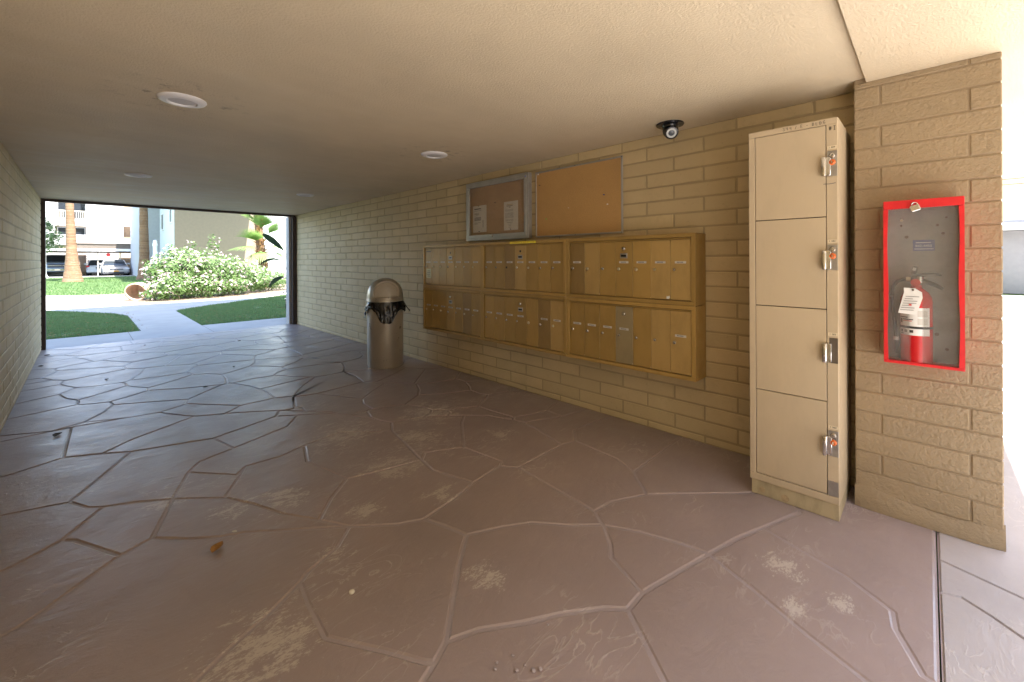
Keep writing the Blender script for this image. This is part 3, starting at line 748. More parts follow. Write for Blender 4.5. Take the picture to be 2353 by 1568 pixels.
# ------------------------------------------------------------------ notice boards
def frame4(m, x0, x1, y0, y1, z0, z1, w, bevel=0.002):
    m.box(x0, x1, y0, y1, z1 - w, z1, bevel); m.box(x0, x1, y0, y1, z0, z0 + w, bevel)
    m.box(x0 + .0005, x1, y0, y0 + w, z0 + w + .0003, z1 - w - .0003, bevel); m.box(x0 + .0005, x1, y1 - w, y1, z0 + w + .0003, z1 - w - .0003, bevel)
case = thing('notice_case', 'aluminium framed glazed notice case with two sheets inside', 'notice board', (W, 3.45, 1.63))
y0, y1, z0, z1 = 2.944, 3.962, 1.627, 2.312; xf = 3.232
m = MB(); frame4(m, xf, W - 0.0085, y0, y1, z0, z1, 0.032); obj('outer_frame', m, 'aluminium', case, smooth=30)
dr = MB(); frame4(dr, xf - 0.006, xf + 0.010, y0 + .026, y1 - .026, z0 + .026, z1 - .026, 0.038, 0.0025); drf = obj('door_frame', dr, 'aluminium', case, smooth=30)
m = MB(); m.box(xf + 0.003, xf + 0.006, y0 + .060, y1 - .060, z0 + .060, z1 - .060); obj('glass', m, 'case_glass', case)
m = MB(); m.box(W - 0.025, W - 0.010, y0 + .034, y1 - .034, z0 + .034, z1 - .034); obj('cork', m, 'cork_pale', case)
nickel_lock(xf - .006, 3.49, z0 + .048, 0.012, 0.008, case)
m = MB(); m.box(xf - .0075, xf - .0055, y0 + .03, y0 + .042, z1 - .05, z1 - .034); obj('catch', m, 'ink_blue', case)
XK = W - 0.026
def sheet(ya, yb, za, zb, label, rows, curl):
    m = MB(); n = 8; top = []; bot = []
    for i in range(n + 1):
        f = i / n; y = ya + (yb - ya) * f; x = XK - 0.0015 - curl * max(0, f - .55) ** 2 * 0.35 - 0.0004 * i % .001
        top.append(m.bm.verts.new((x, y, zb))); bot.append(m.bm.verts.new((x - curl * .004 * f, y, za)))
    for i in range(n): m.bm.faces.new((top[i], top[i + 1], bot[i + 1], bot[i]))
    s_ = tag(obj('notice_sheet', m, 'paper', smooth=60), label, 'paper', 'sheets in the glazed case')
    groups = {}
    for (a, b, z, h, mt) in rows: groups.setdefault(mt, []).append((a, b, z, h))
    for mt, rs in groups.items():
        m = MB()
        for a, b, z, h in rs:
            y_a = ya + (yb - ya) * a; y_b = ya + (yb - ya) * b; zz = zb + (za - zb) * z
            m.box(XK - 0.0030, XK - 0.0024, min(y_a, y_b), max(y_a, y_b), zz - h / 2, zz + h / 2)
        obj('print', m, mt, s_)
    return s_
rows1 = [(.10, .58, .12, .011, 'ink'), (.10, .60, .19, .004, 'ink_grey'), (.10, .45, .28, .004, 'ink_grey'), (.10, .45, .32, .005, 'ink_brown'), (.10, .40, .37, .004, 'ink_grey')]
rows1 += [(.10, .58, .44 + .028 * i, .0055, 'ink_grey') for i in range(5)] + [(.10, .56, .64, .004, 'ink_grey'), (.10, .35, .68, .004, 'ink_grey')]
rows1 += [(.70, .88, .57 + .03 * i, .005, 'ink_grey') for i in range(9)]
sheet(3.872, 3.628, 1.726, 2.040, 'curled notice sheet with a bold heading, in the glazed case', rows1, 0.05)
rows2 = [(.20, .62, .11, .005, 'ink_orange'), (.20, .62, .155, .006, 'ink_brown'), (.36, .48, .20, .006, 'ink_brown')] + [(.12, .66, .28 + .026 * i, .002, 'ink_grey') for i in range(3)]
rows2 += [(.10, .66, .40 + .024 * i, .002, 'ink_grey') for i in range(8)] + [(.10, .66, .63 + .025 * i, .002, 'ink_grey') for i in range(3)]
rows2 += [(.20, .62, .73, .004, 'ink_grey'), (.30, .55, .79, .003, 'ink_grey'), (.32, .52, .845, .003, 'ink_grey'), (.32, .52, .90, .003, 'ink_grey')]
sheet(3.345, 3.122, 1.725, 2.040, 'notice sheet with fine centred print, in the glazed case', rows2, 0.05)
def pin(x, y, z, mt, label, group=None, dy=0.0):
    m = MB(); R = Matrix.Translation((x, y, z)) @ Matrix.Rotation(-math.pi / 2 + dy, 4, 'Y')
    m.lathe([(0.0, 0.0), (.0055, 0.0006), (.0055, .002), (.0030, .0035), (.0026, .010), (.0048, .012), (.0044, .0145), (0, .015)], R, 10)
    return tag(obj('push_pin', m, mt, smooth=40), label, 'push pin', group)
pin(XK, 3.481, 2.049, 'ink', 'dark pin stuck alone between the two sheets')
pin(XK - .002, 3.765, 2.035, 'ink', 'dark pin at the top of the sheet with the bold heading')
pin(XK - .002, 3.755, 1.735, 'ink', 'dark pin at the foot of the sheet with the bold heading')
pin(XK - .002, 3.235, 1.735, 'ink', 'dark pin at the foot of the sheet with fine centred print')
cb = thing('cork_board', 'open cork board in a thin aluminium frame beside the glazed case', 'notice board', (W, 2.38, 1.63))
y0, y1, z0, z1 = 1.880, 2.886, 1.628, 2.302; xf = 3.274
m = MB(); frame4(m, xf, W - 0.0085, y0, y1, z0, z1, 0.016); obj('frame', m, 'aluminium', cb, smooth=30)
m = MB(); m.box(xf + .005, W - .009, y0 + .014, y1 - .014, z0 + .014, z1 - .014); obj('cork', m, 'cork', cb)
for yy_, zz_ in ((2.383, z1 - .008), (2.383, z0 + .008), (y0 + .008, z0 + .008), (y0 + .008, z1 - .008)):
    m = MB(); m.cyl((xf - .0015, yy_, zz_), (xf + .002, yy_, zz_), .004, n=10); obj('screw', m, 'rust', cb)
XK = xf + .005
pin(XK, 2.825, 2.161, 'ink', 'black pin in the open cork board'); pin(XK, 2.066, 1.981, 'pin_blue', 'blue pin in the open cork board'); pin(XK, 2.739, 1.811, 'pin_green', 'green pin in the open cork board')
def scrap(y, z, s_, label, mt='pin_white'):
    m = MB(); m.face([(XK - .001, y - s_, z - s_ * .4), (XK - .0012, y + s_ * .9, z - s_ * .5), (XK - .0014, y + s_, z + s_ * .3), (XK - .001, y, z + s_ * .7), (XK - .001, y - s_ * .8, z + s_ * .35)])
    return tag(obj('paper_scrap', m, mt), label, 'paper', 'torn scraps left on the cork board')
scrap(2.032, 1.893, .009, 'white paper scrap below the blue pin'); scrap(2.847, 2.276, .012, 'white paper scrap in the top corner of the cork board'); scrap(2.464, 1.899, .007, 'pinkish paper scrap in the middle of the cork board', 'paper')

# ------------------------------------------------------------------ parcel locker
lk = thing('parcel_locker', 'tall beige steel parcel locker with four doors and orange key locks', 'locker', (3.05, 0.55, 0))
LX = 2.797; LY0, LY1 = 0.336, 0.762; LZ1 = 2.150
m = MB(); m.box(LX + 0.016, W - 0.009, LY0 + .002, LY1 - .002, 0.092, LZ1 - .002); obj('inner_body', m, 'gap_dark', lk)
m = MB()
m.box(LX, LX + .02, LY0, LY1, 2.117, LZ1, .002); m.box(LX, LX + .02, LY0, LY1, 0.090, 0.130, .002); m.box(LX + .0005, LX + .02, 0.7295, LY1, 0.1303, 2.1167, .002)
m.box(LX + .0205, W - .0085, LY0 - .0005, LY0 + .0016, .09, LZ1); m.box(LX + .0205, W - .0085, LY1 - .0016, LY1 + .0005, .09, LZ1); m.box(LX + .0205, W - .0085, LY0, LY1, LZ1 - .0016, LZ1 + .0004)
obj('cabinet', m, 'locker_beige', lk, smooth=30)
m = MB(); m.box(LX + .0008, LX + .02, LY0 + .0005, 0.3855, 0.1303, 2.1167, .0015); strip = obj('lock_strip', m, 'locker_beige', lk, smooth=30)
m = MB(); m.box(LX + .012, W - .02, LY0 + .002, LY1 - .006, 0, .0895, .002); pl_ = obj('plinth', m, 'locker_plinth', lk)
simple('rust_stain', (.40, .30, .17), .6, var=.25, vscale=60)
for yy_, zz_, r_ in ((.70, .035, .016), (.585, .028, .020)):
    m = MB(); m.cyl((LX + .0113, yy_, zz_), (LX + .0125, yy_, zz_), r_, n=18); obj('stain', m, 'rust_stain', pl_)
m = MB(); m.box(LX - .0002, LX + .003, LY0 + .003, .384, .132, .21); obj('steel_patch', m, 'steel_plate', lk)
doorz = [(1.626, 2.114), (1.128, 1.621), (0.632, 1.123), (0.134, 0.627)]
platez = [1.973, 1.473, .976, .480]; nums = ['1304', '1382', '1383', '1384']
for i, ((za, zb), pz) in enumerate(zip(doorz, platez)):
    m = MB(); m.box(LX + .001 + .0006 * (i % 2), LX + .017, 0.3885, 0.7265, za, zb, .0018); dr_ = obj('door', m, 'locker_beige', lk, smooth=30)
    m = MB(); m.box(LX - .0012, LX + .001, .341, .381, pz + .010, pz + .027); tg = obj('number_tag', m, 'tag_cream', strip)
    text_obj('number', nums[i][0] + ' ' + nums[i][1:], .0125, (LX - .0016, .361, pz + .0185), strip, 'ink')
    # door pull: bent chrome bar
    m = MB(); hz0, hz1 = pz - .134, pz - .031
    m.box(LX - .026, LX - .006, .386, .404, hz0, hz1, .004, 2); m.box(LX - .010, LX + .002, .366, .3905, hz0 + .004, hz1, .0015); obj('handle', m, 'chrome', dr_, smooth=40)
    if i == 2:
        m = MB(); m.box(LX - .0004, LX + .004, .339, .376, pz - .135, pz); obj('lock_opening', m, 'ink_brown', strip)
    else:
        m = MB(); m.box(LX - .0022, LX + .002, .3375, .382, pz - .135, pz, .0006); pt_ = obj('lock_plate', m, 'steel_plate', strip)
        m = MB(); R = Matrix.Translation((LX - .002, .360, pz - .025)) @ Matrix.Rotation(-math.pi / 2, 4, 'Y')
        m.lathe([(.0145, 0), (.0145, .003), (.0115, .008), (.0075, .009), (.003, .009), (.0025, .004), (0, .004)], R, 18); obj('lock', m, 'nickel', strip, smooth=35)
        R = Matrix.Translation((LX - .002, .361, pz - .061)) @ Matrix.Rotation(-math.pi / 2, 4, 'Y')
        m = MB(); m.lathe([(.0165, 0), (.0165, .002), (.0135, .007), (.009, .010), (.006, .010), (.004, .005), (0, .005)], R, 18); obj('key_lock', m, 'orange_plastic', strip, smooth=35)
        m = MB(); m.box(LX - .016, LX - .008, .3595, .3625, pz - .068, pz - .054, .0008); obj('key_stub', m, 'brass_nickel', strip)
# handwriting, drawn as pen strokes
STROKES = {'3': [[(0, .95), (.6, .95), (.25, .58), (.6, .4), (.55, .1), (.2, 0), (0, .12)]], '4': [[(.05, 1), (0, .45), (.6, .5)], [(.55, 1), (.5, 0)]],
           '9': [[(.55, .9), (.2, 1), (0, .75), (.2, .52), (.52, .62), (.55, .9), (.5, 0)]], '/': [[(0, 0), (.4, 1)]], 'E': [[(.5, 1), (0, 1), (0, 0), (.55, .03)], [(0, .52), (.4, .54)]],
           '-': [[(0, .45), (.4, .47)]], 'B': [[(0, 0), (0, 1), (.4, .95), (.42, .65), (0, .52), (.5, .45), (.5, .1), (0, 0)]], 'L': [[(0, 1), (0, 0), (.5, .02)]],
           'D': [[(0, 0), (0, 1), (.4, .8), (.5, .45), (.35, .1), (0, 0)]], 'G': [[(.5, .85), (.25, 1), (0, .6), (.1, .1), (.45, .05), (.5, .45), (.28, .45)]],
           '#': [[(.15, 0), (.25, 1)], [(.45, 0), (.52, 1)], [(0, .35), (.65, .4)], [(.02, .65), (.68, .7)]], '1': [[(.05, .95), (.3, 1), (.3, .02)], [(.05, 0), (.55, .04)], [(.05, 1), (.55, 1)]]}
def scribble(s_, y, z, h, adv, parent, name='handwriting'):
    m = MB(); rr = random.Random(2)
    for ch in s_:
        if ch != ' ':
            dz = rr.uniform(-.0015, .0015)
            for st in STROKES[ch]: m.ribbon([(LX - .0006, y - px * h * .8, z + dz + pz * h) for px, pz in st], .0022, (1, 0, 0))
        y -= adv * (0.6 if ch == ' ' else 1)
    return obj(name, m, 'ink', parent)
scribble('349 / E - BLDG', .585, 2.1245, .017, .0165, lk)
scribble('#1', .373, 2.082, .021, .019, lk)
m = MB(); m.ribbon([(LX - .0004, .398, 1.800), (LX - .0004, .387, 1.799), (LX - .0004, .37, 1.798), (LX - .0004, .345, 1.801)], .004, (1, 0, 0)); obj('scuff', m, 'ink_grey', lk)

# ------------------------------------------------------------------ fire extinguisher cabinet
cab = thing('extinguisher_cabinet', 'red framed glazed cabinet hung on the block pier', 'cabinet', (PX, 0.02, 0.86))
FX = 2.932; cy0, cy1, cz0, cz1 = -0.124, 0.162, 0.860, 1.692
m = MB(); m.box(PX - .006, PX - .003, cy0 + .004, cy1 - .004, cz0 + .004, cz1 - .004); backp = obj('back_panel', m, 'cabinet_grey', cab)
m = MB(); m.box(FX + .014, PX - .003, cy0, cy0 + .002, cz0, cz1); m.box(FX + .014, PX - .003, cy1 - .002, cy1, cz0, cz1); m.box(FX + .014, PX - .003, cy0 + .002, cy1 - .002, cz0, cz0 + .002); m.box(FX + .014, PX - .003, cy0 + .002, cy1 - .002, cz1 - .002, cz1)
obj('case', m, 'red_paint', cab)
m = MB(); m.box(FX, FX + .013, cy0 - .002, cy1 + .002, cz1 - .040, cz1 + .002, .002)
def bent_side(y_in, y_out):
    a = []; n = 10
    for i in range(n + 1):
        z = cz0 + .012 + (cz1 - .042 - cz0 - .012) * i / n; wob = .0022 * math.sin(i * 1.1 + y_in * 40)
        a.append([m.bm.verts.new((x, y + (wob if q == 0 else 0), z)) for x in (FX + .001, FX + .013) for q, y in ((0, y_in), (1, y_out))])
    for p, q in zip(a[:-1], a[1:]):
        m.bm.faces.new((p[0], p[1], q[1], q[0])); m.bm.faces.new((p[1], p[3], q[3], q[1])); m.bm.faces.new((p[3], p[2], q[2], q[3])); m.bm.faces.new((p[2], p[0], q[0], q[2]))
    m.bm.faces.new(a[0][:2] + a[0][:1:-1]); m.bm.faces.new(a[-1][:2] + a[-1][:1:-1])
bent_side(cy1 - .015, cy1 + .002); bent_side(cy0 + .016, cy0 - .002)
m.box(FX, FX + .013, cy0 - .002, cy1 + .002, cz0 - .002, cz0 + .012, .002)
obj('frame', m, 'red_paint', cab, smooth=30)
m = MB(); m.box(FX + .0135, FX + .0155, cy0 + .003, cy1 - .003, cz0 + .003, cz1 - .003); obj('clear_front', m, 'cabinet_acrylic', cab)
BX = PX - .0065
for yy_, zz_, r_, mt in ((.098, 1.601, .006, 'chrome'), (.1, 1.572, .005, 'rust'), (.079, 1.511, .008, 'rust'), (-.037, 1.568, .006, 'rust'), (-.057, 1.525, .007, 'rust'), (-.069, 1.606, .005, 'rust'), (-.033, 1.007, .009, 'rust'), (-.069, .934, .007, 'rust')):
    m = MB(); m.cyl((BX - .005, yy_, zz_), (BX + .001, yy_, zz_), r_, n=10); obj('bolt', m, mt, backp)
m = MB(); m.box(BX - .0008, BX + .0002, -.027, .055, 1.437, 1.494); stk = obj('sticker', m, 'sticker_blue', backp)
text_obj('telephone_number', '842-4455', .0165, (BX - .0013, .014, 1.4625), backp, 'white_print', sx=1.0)
m = MB(); m.box(BX - .0013, BX - .0008, -.013, .044, 1.4785, 1.4815); m.box(BX - .0013, BX - .0008, -.022, .050, 1.4455, 1.4485); obj('print', m, 'white_print', backp)
# padlock
pk = thing('padlock', 'small laminated steel padlock hanging from the top of the red cabinet frame', 'padlock', (FX - .012, .035, 1.65))
Rm = Matrix.Translation((FX - .012, .043, 1.650)) @ Matrix.Rotation(math.radians(-18), 4, 'X')
m = MB(); m.obox(Rm, .016, .036, .030, .003); obj('body', m, 'nickel', pk)
m = MB(); pts = [(0, -.012 + .0, .013), (0, -.014, .028)]
arc = [Rm @ Vector((0, .011 * math.cos(a) - .003, .016 + .012 * math.sin(a))) for a in [i * math.pi / 8 for i in range(9)]]
m.tube([Rm @ Vector((0, .008, .008))] + arc + [Rm @ Vector((0, -.014, .008))], .0026, 8); obj('shackle', m, 'chrome', pk, smooth=60)
# extinguisher
ex = thing('fire_extinguisher', 'red fire extinguisher with white tag inside the glazed cabinet', 'fire extinguisher', (3.003, .042, cz0 + .002))
EXc = Vector((3.003, .042, cz0 + .0025)); T = Matrix.Translation(EXc); ER = .061
m = MB(); m.lathe([(0, 0), (ER - .006, 0), (ER, .006), (ER, .315), (ER * .96, .335), (ER * .75, .362), (ER * .42, .380), (.021, .386), (.021, .398), (0, .398)], T, 40); cylo = obj('cylinder', m, 'extinguisher_red', ex, smooth=40)
def wrap(z0_, z1_, a0, a1, r, name, mt, parent, n=18):
    m = MB(); A = []; B = []
    for i in range(n + 1):
        a = a0 + (a1 - a0) * i / n; p = EXc + Vector((r * math.cos(a), r * math.sin(a), 0)); A.append(m.bm.verts.new(p + Vector((0, 0, z0_)))); B.append(m.bm.verts.new(p + Vector((0, 0, z1_))))
    for i in range(n): m.bm.faces.new((A[i], A[i + 1], B[i + 1], B[i]))
    return obj(name, m, mt, parent, smooth=60)
lab = wrap(.145, .285, math.radians(105), math.radians(232), ER + .0006, 'label', 'paper_white', ex)
for za, zb, a0, a1, mt in ((.232, .238, 112, 150, 'ink_grey'), (.215, .219, 128, 165, 'ink_red'), (.222, .227, 128, 170, 'ink'), (.240, .272, 185, 222, 'tag_white'), (.200, .232, 185, 222, 'tag_white'), (.158, .172, 115, 127, 'ink'), (.158, .172, 135, 148, 'ink_grey'), (.158, .172, 156, 170, 'ink'), (.149, .154, 112, 130, 'ink'), (.205, .228, 114, 124, 'ink')):
    wrap(za, zb, math.radians(a0), math.radians(a1), ER + .0010, 'print', mt, lab, 6)
wrap(.179, .191, math.radians(60), math.radians(300), ER + .0016, 'strap', 'rubber', ex)
nk = EXc + Vector((0, 0, .398))
m = MB(); m.cyl(nk, nk + Vector((0, 0, .034)), .019, .017, 16); m.box(nk.x - .015, nk.x + .015, nk.y - .02, nk.y + .018, nk.z + .030, nk.z + .052, .003); obj('valve', m, 'rubber', ex, smooth=40)
m = MB(); g0 = nk + Vector((-.019, .002, .014)); m.cyl(g0, g0 + Vector((-.010, 0, 0)), .019, .0185, 20); obj('gauge', m, 'extinguisher_red', ex, smooth=40)
m = MB(); m.cyl(nk + Vector((0, -.012, .010)), nk + Vector((0, -.012, .044)), .0175, n=14); obj('collar', m, 'nickel', ex, smooth=40)
m = MB(); m.tube([nk + Vector((-.002, -.0, .046)), nk + Vector((-.004, -.03, .053)), nk + Vector((-.004, -.06, .056)), nk + Vector((-.004, -.092, .055))], [.011, .010, .009, .006], 8); obj('carry_handle', m, 'rubber', ex, smooth=60)
m = MB(); m.tube([nk + Vector((-.004, -.015, .026)), nk + Vector((-.006, -.045, .014)), nk + Vector((-.006, -.075, .0)), nk + Vector((-.006, -.097, -.016))], [.011, .011, .010, .007], 8); obj('lever', m, 'rubber', ex, smooth=60)
m = MB(); m.obox(Matrix.Translation(nk + Vector((-.008, .006, .078))) @ Matrix.Rotation(.25, 4, 'X'), .006, .022, .040, .003); clip_ = obj('safety_clip', m, 'rubber', ex)
m = MB(); m.obox(Matrix.Translation(nk + Vector((-.0118, .006, .082))) @ Matrix.Rotation(.25, 4, 'X'), .001, .012, .016); obj('print', m, 'tag_white', clip_)
hp = [(0, .018, .030), (0, .045, .030), (0, .070, .020), (0, .088, -.010), (0, .092, -.06), (-.004, .090, -.13), (-.008, .080, -.22), (-.008, .076, -.28), (-.008, .074, -.36)]
m = MB(); m.tube([nk + Vector(p) for p in hp], .0085, 10); hs = obj('hose', m, 'rubber', ex, smooth=60)
m = MB(); m.cyl(nk + Vector((0, .020, .030)), nk + Vector((0, .038, .030)), .0115, n=14); obj('ferrule', m, 'brass_nickel', ex, smooth=40)
m = MB(); m.cyl(nk + Vector((-.008, .0762, -.272)), nk + Vector((-.008, .0762, -.290)), .0115, n=12); obj('hose_band', m, 'tag_white', ex, smooth=40)
tgx = EXc.x - ER - .006
m = MB(); m.face([(tgx - .004, .087, 1.249), (tgx - .006, .045, 1.247), (tgx - .006, .020, 1.228), (tgx - .004, .018, 1.200), (tgx + .001, .041, 1.112), (tgx + .001, .109, 1.119), (tgx - .003, .086, 1.226)]); tg = obj('inspection_tag', m, 'paper_white', ex)
m = MB(); m.cyl((tgx - .0075, .053, 1.239), (tgx - .004, .053, 1.239), .005, n=10); obj('eyelet', m, 'rust', tg)
m = MB()
for q in range(7):
    z_ = 1.205 - q * .0115; yy_ = .080 + q * .0035; dx = .0042 * min(1, q / 6)
    m.box(tgx - .0062 + dx, tgx - .0050 + dx, yy_ - .050 + (.02 if q % 3 == 1 else 0), yy_, z_ - .0012, z_ + .0012)
obj('print', m, 'ink_grey', tg)
m = MB(); m.box(tgx - .0052, tgx - .0042, .058, .068, 1.158, 1.168); obj('stamp', m, 'ink_red', tg)

# ------------------------------------------------------------------ ceiling lights, security camera
for lx, ly, lb in ((0.432, 3.317, 'round white ceiling light over the open floor, nearest the walkway'), (2.352, 3.357, 'round white ceiling light in front of the cork boards'), (0.444, 6.565, 'round ceiling light over the open floor, nearer the lawn'), (2.378, 6.782, 'round ceiling light by the mailbox wall, nearer the lawn')):
    L = thing('ceiling_light', lb, 'light', (lx, ly, ZC), group='round lights set in the ceiling')
    T = Matrix.Translation((lx, ly, ZC))
    m = MB(); m.lathe([(.125, .001), (.126, -.004), (.120, -.012), (.100, -.019), (.079, -.021), (.075, -.018), (.073, -.010), (.073, .001)], T, 40); obj('trim', m, 'light_white', L, smooth=40)
    m = MB(); m.lathe([(.074, -.010), (.06, -.0125), (.03, -.0145), (0, -.015)], T, 32); obj('lens', m, 'light_lens', L, smooth=60)
sc_ = thing('security_camera', 'black dome security camera under the ceiling above the wall', 'camera', (3.085, 1.372, ZC))
T = Matrix.Translation((3.085, 1.372, ZC))
m = MB(); m.lathe([(0, .001), (.098, .001), (.100, -.006), (.096, -.012), (.062, -.016), (.058, -.030), (0, -.032)], T, 36); obj('base', m, 'camera_black', sc_, smooth=40)
aim = Vector((-.66, -.42, -.50)).normalized(); c0 = Vector((3.080, 1.366, ZC - .052))
m = MB(); bmesh.ops.create_uvsphere(m.bm, u_segments=28, v_segments=16, radius=.056, matrix=Matrix.Translation(c0)); obj('housing', m, 'camera_black', sc_, smooth=60)
Q = Matrix.Translation(c0) @ aim.to_track_quat('Z', 'Y').to_matrix().to_4x4()
m = MB(); m.lathe([(.049, .010), (.049, .056), (.045, .062), (.036, .063), (.034, .054)], Q, 28); obj('barrel', m, 'camera_black', sc_, smooth=40)
m = MB(); m.lathe([(.036, .056), (.036, .0605), (.023, .0605), (.022, .056)], Q, 28); obj('lens_ring', m, 'lens_ring', sc_, smooth=40)
m = MB(); m.lathe([(.0225, .057), (.015, .0595), (0, .061)], Q, 20); obj('lens', m, 'lens_glass', sc_, smooth=60)

# ------------------------------------------------------------------ trash can
CC = Vector((2.825, 5.175, 0)); CR = .232
can = thing('trash_can', 'bronze metal trash can with a domed lid against the block wall', 'trash can', CC)
T = Matrix.Translation(CC)
m = MB(); m.lathe([(0, .004), (CR - .010, .004), (CR - .006, 0), (CR - .004, .02), (CR, .03), (CR, .855), (CR - .006, .862), (CR - .006, .8), (0, .8)], T, 56); obj('body', m, 'bin_bronze', can, smooth=40)
ang = math.atan2(-CC.y, -CC.x)   # the opening looks to the open floor
openA = ang + math.radians(4)
def dome_r(z):
    f = max(0.0, min(1.0, (z - .905) / .262)); return CR * 1.012 * (1 - f ** 2.3) ** .5
prof = [(CR * 1.03, .862), (CR * 1.03, .888), (CR * 1.014, .892)] + [(dome_r(.905 + .262 * math.sin(math.pi / 2 * i / 16)), .905 + .262 * math.sin(math.pi / 2 * i / 16)) for i in range(16)] + [(0, 1.167)]
def arch_z(y, w, z0, zs_, z1): return zs_ + (z1 - zs_) * math.sqrt(max(0, 1 - (y / w) ** 2))
prof = prof[:3] + [(dome_r(z), z) for z in [.905 + .262 * math.sin(math.pi / 2 * i / 44) for i in range(44)]] + [(0, 1.167)]
m = MB(); nseg = 128; m.lathe(prof, T @ Matrix.Rotation(openA, 4, 'Z'), nseg)
kill = []
for f in m.bm.faces:
    c = (T @ Matrix.Rotation(openA, 4, 'Z')).inverted() @ f.calc_center_median()
    if c.x > 0 and abs(c.y) < .150 and .918 < c.z < arch_z(c.y, .150, .918, .985, 1.114): kill.append(f)
bmesh.ops.delete(m.bm, geom=kill, context='FACES')
lid = obj('domed_lid', m, 'bin_bronze', can, smooth=50)
dx = Vector((math.cos(openA), math.sin(openA), 0)); sy = Vector((-math.sin(openA), math.cos(openA), 0))
def on_dome(y, z, off):
    r = dome_r(z); x = math.sqrt(max(r * r - y * y, 1e-5)); nrm = Vector((x, y, .25 * (z - .9) / .2)).normalized()
    p = Vector((x, y, z)) + nrm * off; return CC + dx * p.x + sy * p.y + Vector((0, 0, p.z))
def arch_z(y, w, z0, zs_, z1): return zs_ + (z1 - zs_) * math.sqrt(max(0, 1 - (y / w) ** 2))
w_ = .150; m = MB(); cols_ = []
for i in range(17):
    y = -w_ + 2 * w_ * i / 16; zt_ = arch_z(y, w_, .918, .985, 1.112); cols_.append([m.bm.verts.new(on_dome(y * .995, .918 + (zt_ - .918) * k / 8, -.004 if 0 < i < 16 and 0 < k < 8 else .004)) for k in range(9)])
for a_, b_ in zip(cols_[:-1], cols_[1:]):
    for k in range(8): m.bm.faces.new((a_[k], b_[k], b_[k + 1], a_[k + 1]))
for v in m.bm.verts: v.co -= dx * .020
obj('push_flap', m, 'bin_panel', can, smooth=30)
loop = [on_dome(-w_ + 2 * w_ * i / 20, .914, .008) for i in range(21)] + [on_dome(w_ * math.cos(math.pi * i / 24), arch_z(w_ * math.cos(math.pi * i / 24), w_, .918, .985, 1.118), .008) for i in range(25)]
m = MB(); m.tube(loop + [loop[0]], .0105, 8, caps=False); obj('opening_rim', m, 'bin_bronze', can, smooth=60)
# liner hanging out under the lid
m = MB(); n = 96; rows_ = []
def drop(a):
    d_ = (a - ang + math.pi) % (2 * math.pi) - math.pi
    v = .115 + .022 * math.sin(3 * a + 1) + .014 * math.sin(7 * a)
    v += .150 * math.exp(-((d_ - .05) / .42) ** 4) + .10 * math.exp(-((d_ + 1.45) / .22) ** 2) + .05 * math.exp(-((d_ - 1.2) / .3) ** 2)
    return v
for k in range(9):
    f = k / 8; ring = []
    for i in range(n):
        a = 2 * math.pi * i / n; z = .8605 - f * drop(a); fold = .006 * math.sin(23 * a + 5 * f) + .008 * math.sin(11 * a - 7 * f)
        r = CR + .003 + (.008 + 1.6 * abs(fold)) * min(1, f * 2.5) + .010 * f * f
        ring.append(m.bm.verts.new(CC + Vector((r * math.cos(a), r * math.sin(a), z))))
    rows_.append(ring)
for a, b in zip(rows_[:-1], rows_[1:]):
    for i in range(n): m.bm.faces.new((a[i], a[(i + 1) % n], b[(i + 1) % n], b[i]))
sd = Vector((math.cos(ang + 1.47), math.sin(ang + 1.47), 0)); tg_ = Vector((-sd.y, sd.x, 0)); p0 = CC + sd * (CR + .006) + Vector((0, 0, .83))
def flapstrip(base, dirs, wds):
    L_ = []; R_ = []
    for d_, w_ in zip(dirs, wds):
        c = base + Vector(d_); L_.append(m.bm.verts.new(c + tg_ * w_ + Vector((0, 0, w_ * .5)))); R_.append(m.bm.verts.new(c - tg_ * w_ - Vector((0, 0, w_ * .5))))
    for i in range(len(L_) - 1): m.bm.faces.new((L_[i], R_[i], R_[i + 1], L_[i + 1]))
flapstrip(p0, [(0, 0, .01), sd * .03 + Vector((0, 0, -.04)), sd * .06 + Vector((0, 0, -.085)), sd * .085 + Vector((0, 0, -.11)), sd * .088 + Vector((0, 0, -.155))], [.03, .022, .014, .022, .016])
tag(obj('bin_liner', m, 'liner_plastic', smooth=70), 'black plastic liner hanging out below the domed lid', 'bin liner')

# ------------------------------------------------------------------ things lying on the floor
def leaf_shape(x, y, s_, rot, z=0.004, curl=.35):
    m = MB(); prof = [(-1, 0), (-.6, .42), (-.1, .55), (.4, .40), (1, 0)]; L_ = []; R_ = []; Md = []
    for px, w_ in prof:
        for lst, sg in ((L_, 1), (Md, 0), (R_, -1)):
            v = Vector((px * s_, sg * w_ * s_, abs(sg) * curl * w_ * s_ + curl * .3 * px * px * s_)); v.rotate(Quaternion((0, 0, 1), rot)); lst.append(m.bm.verts.new(v + Vector((x, y, z))))
    for i in range(4):
        for a, b in ((L_, Md), (Md, R_)):
            try: m.bm.faces.new((a[i], b[i], b[i + 1], a[i + 1]))
            except ValueError: pass
    return m
tag(obj('fallen_leaf', leaf_shape(.449, 2.466, .045, .9, .002, .6), 'dry_leaf', smooth=70), 'curled orange brown leaf lying on the bare flagstones', 'leaf')
tag(obj('fallen_leaf', leaf_shape(.538, 2.555, .016, 2.2, .002, .4), 'debris_pale', smooth=70), 'tiny pale leaf beside the orange brown leaf', 'leaf')
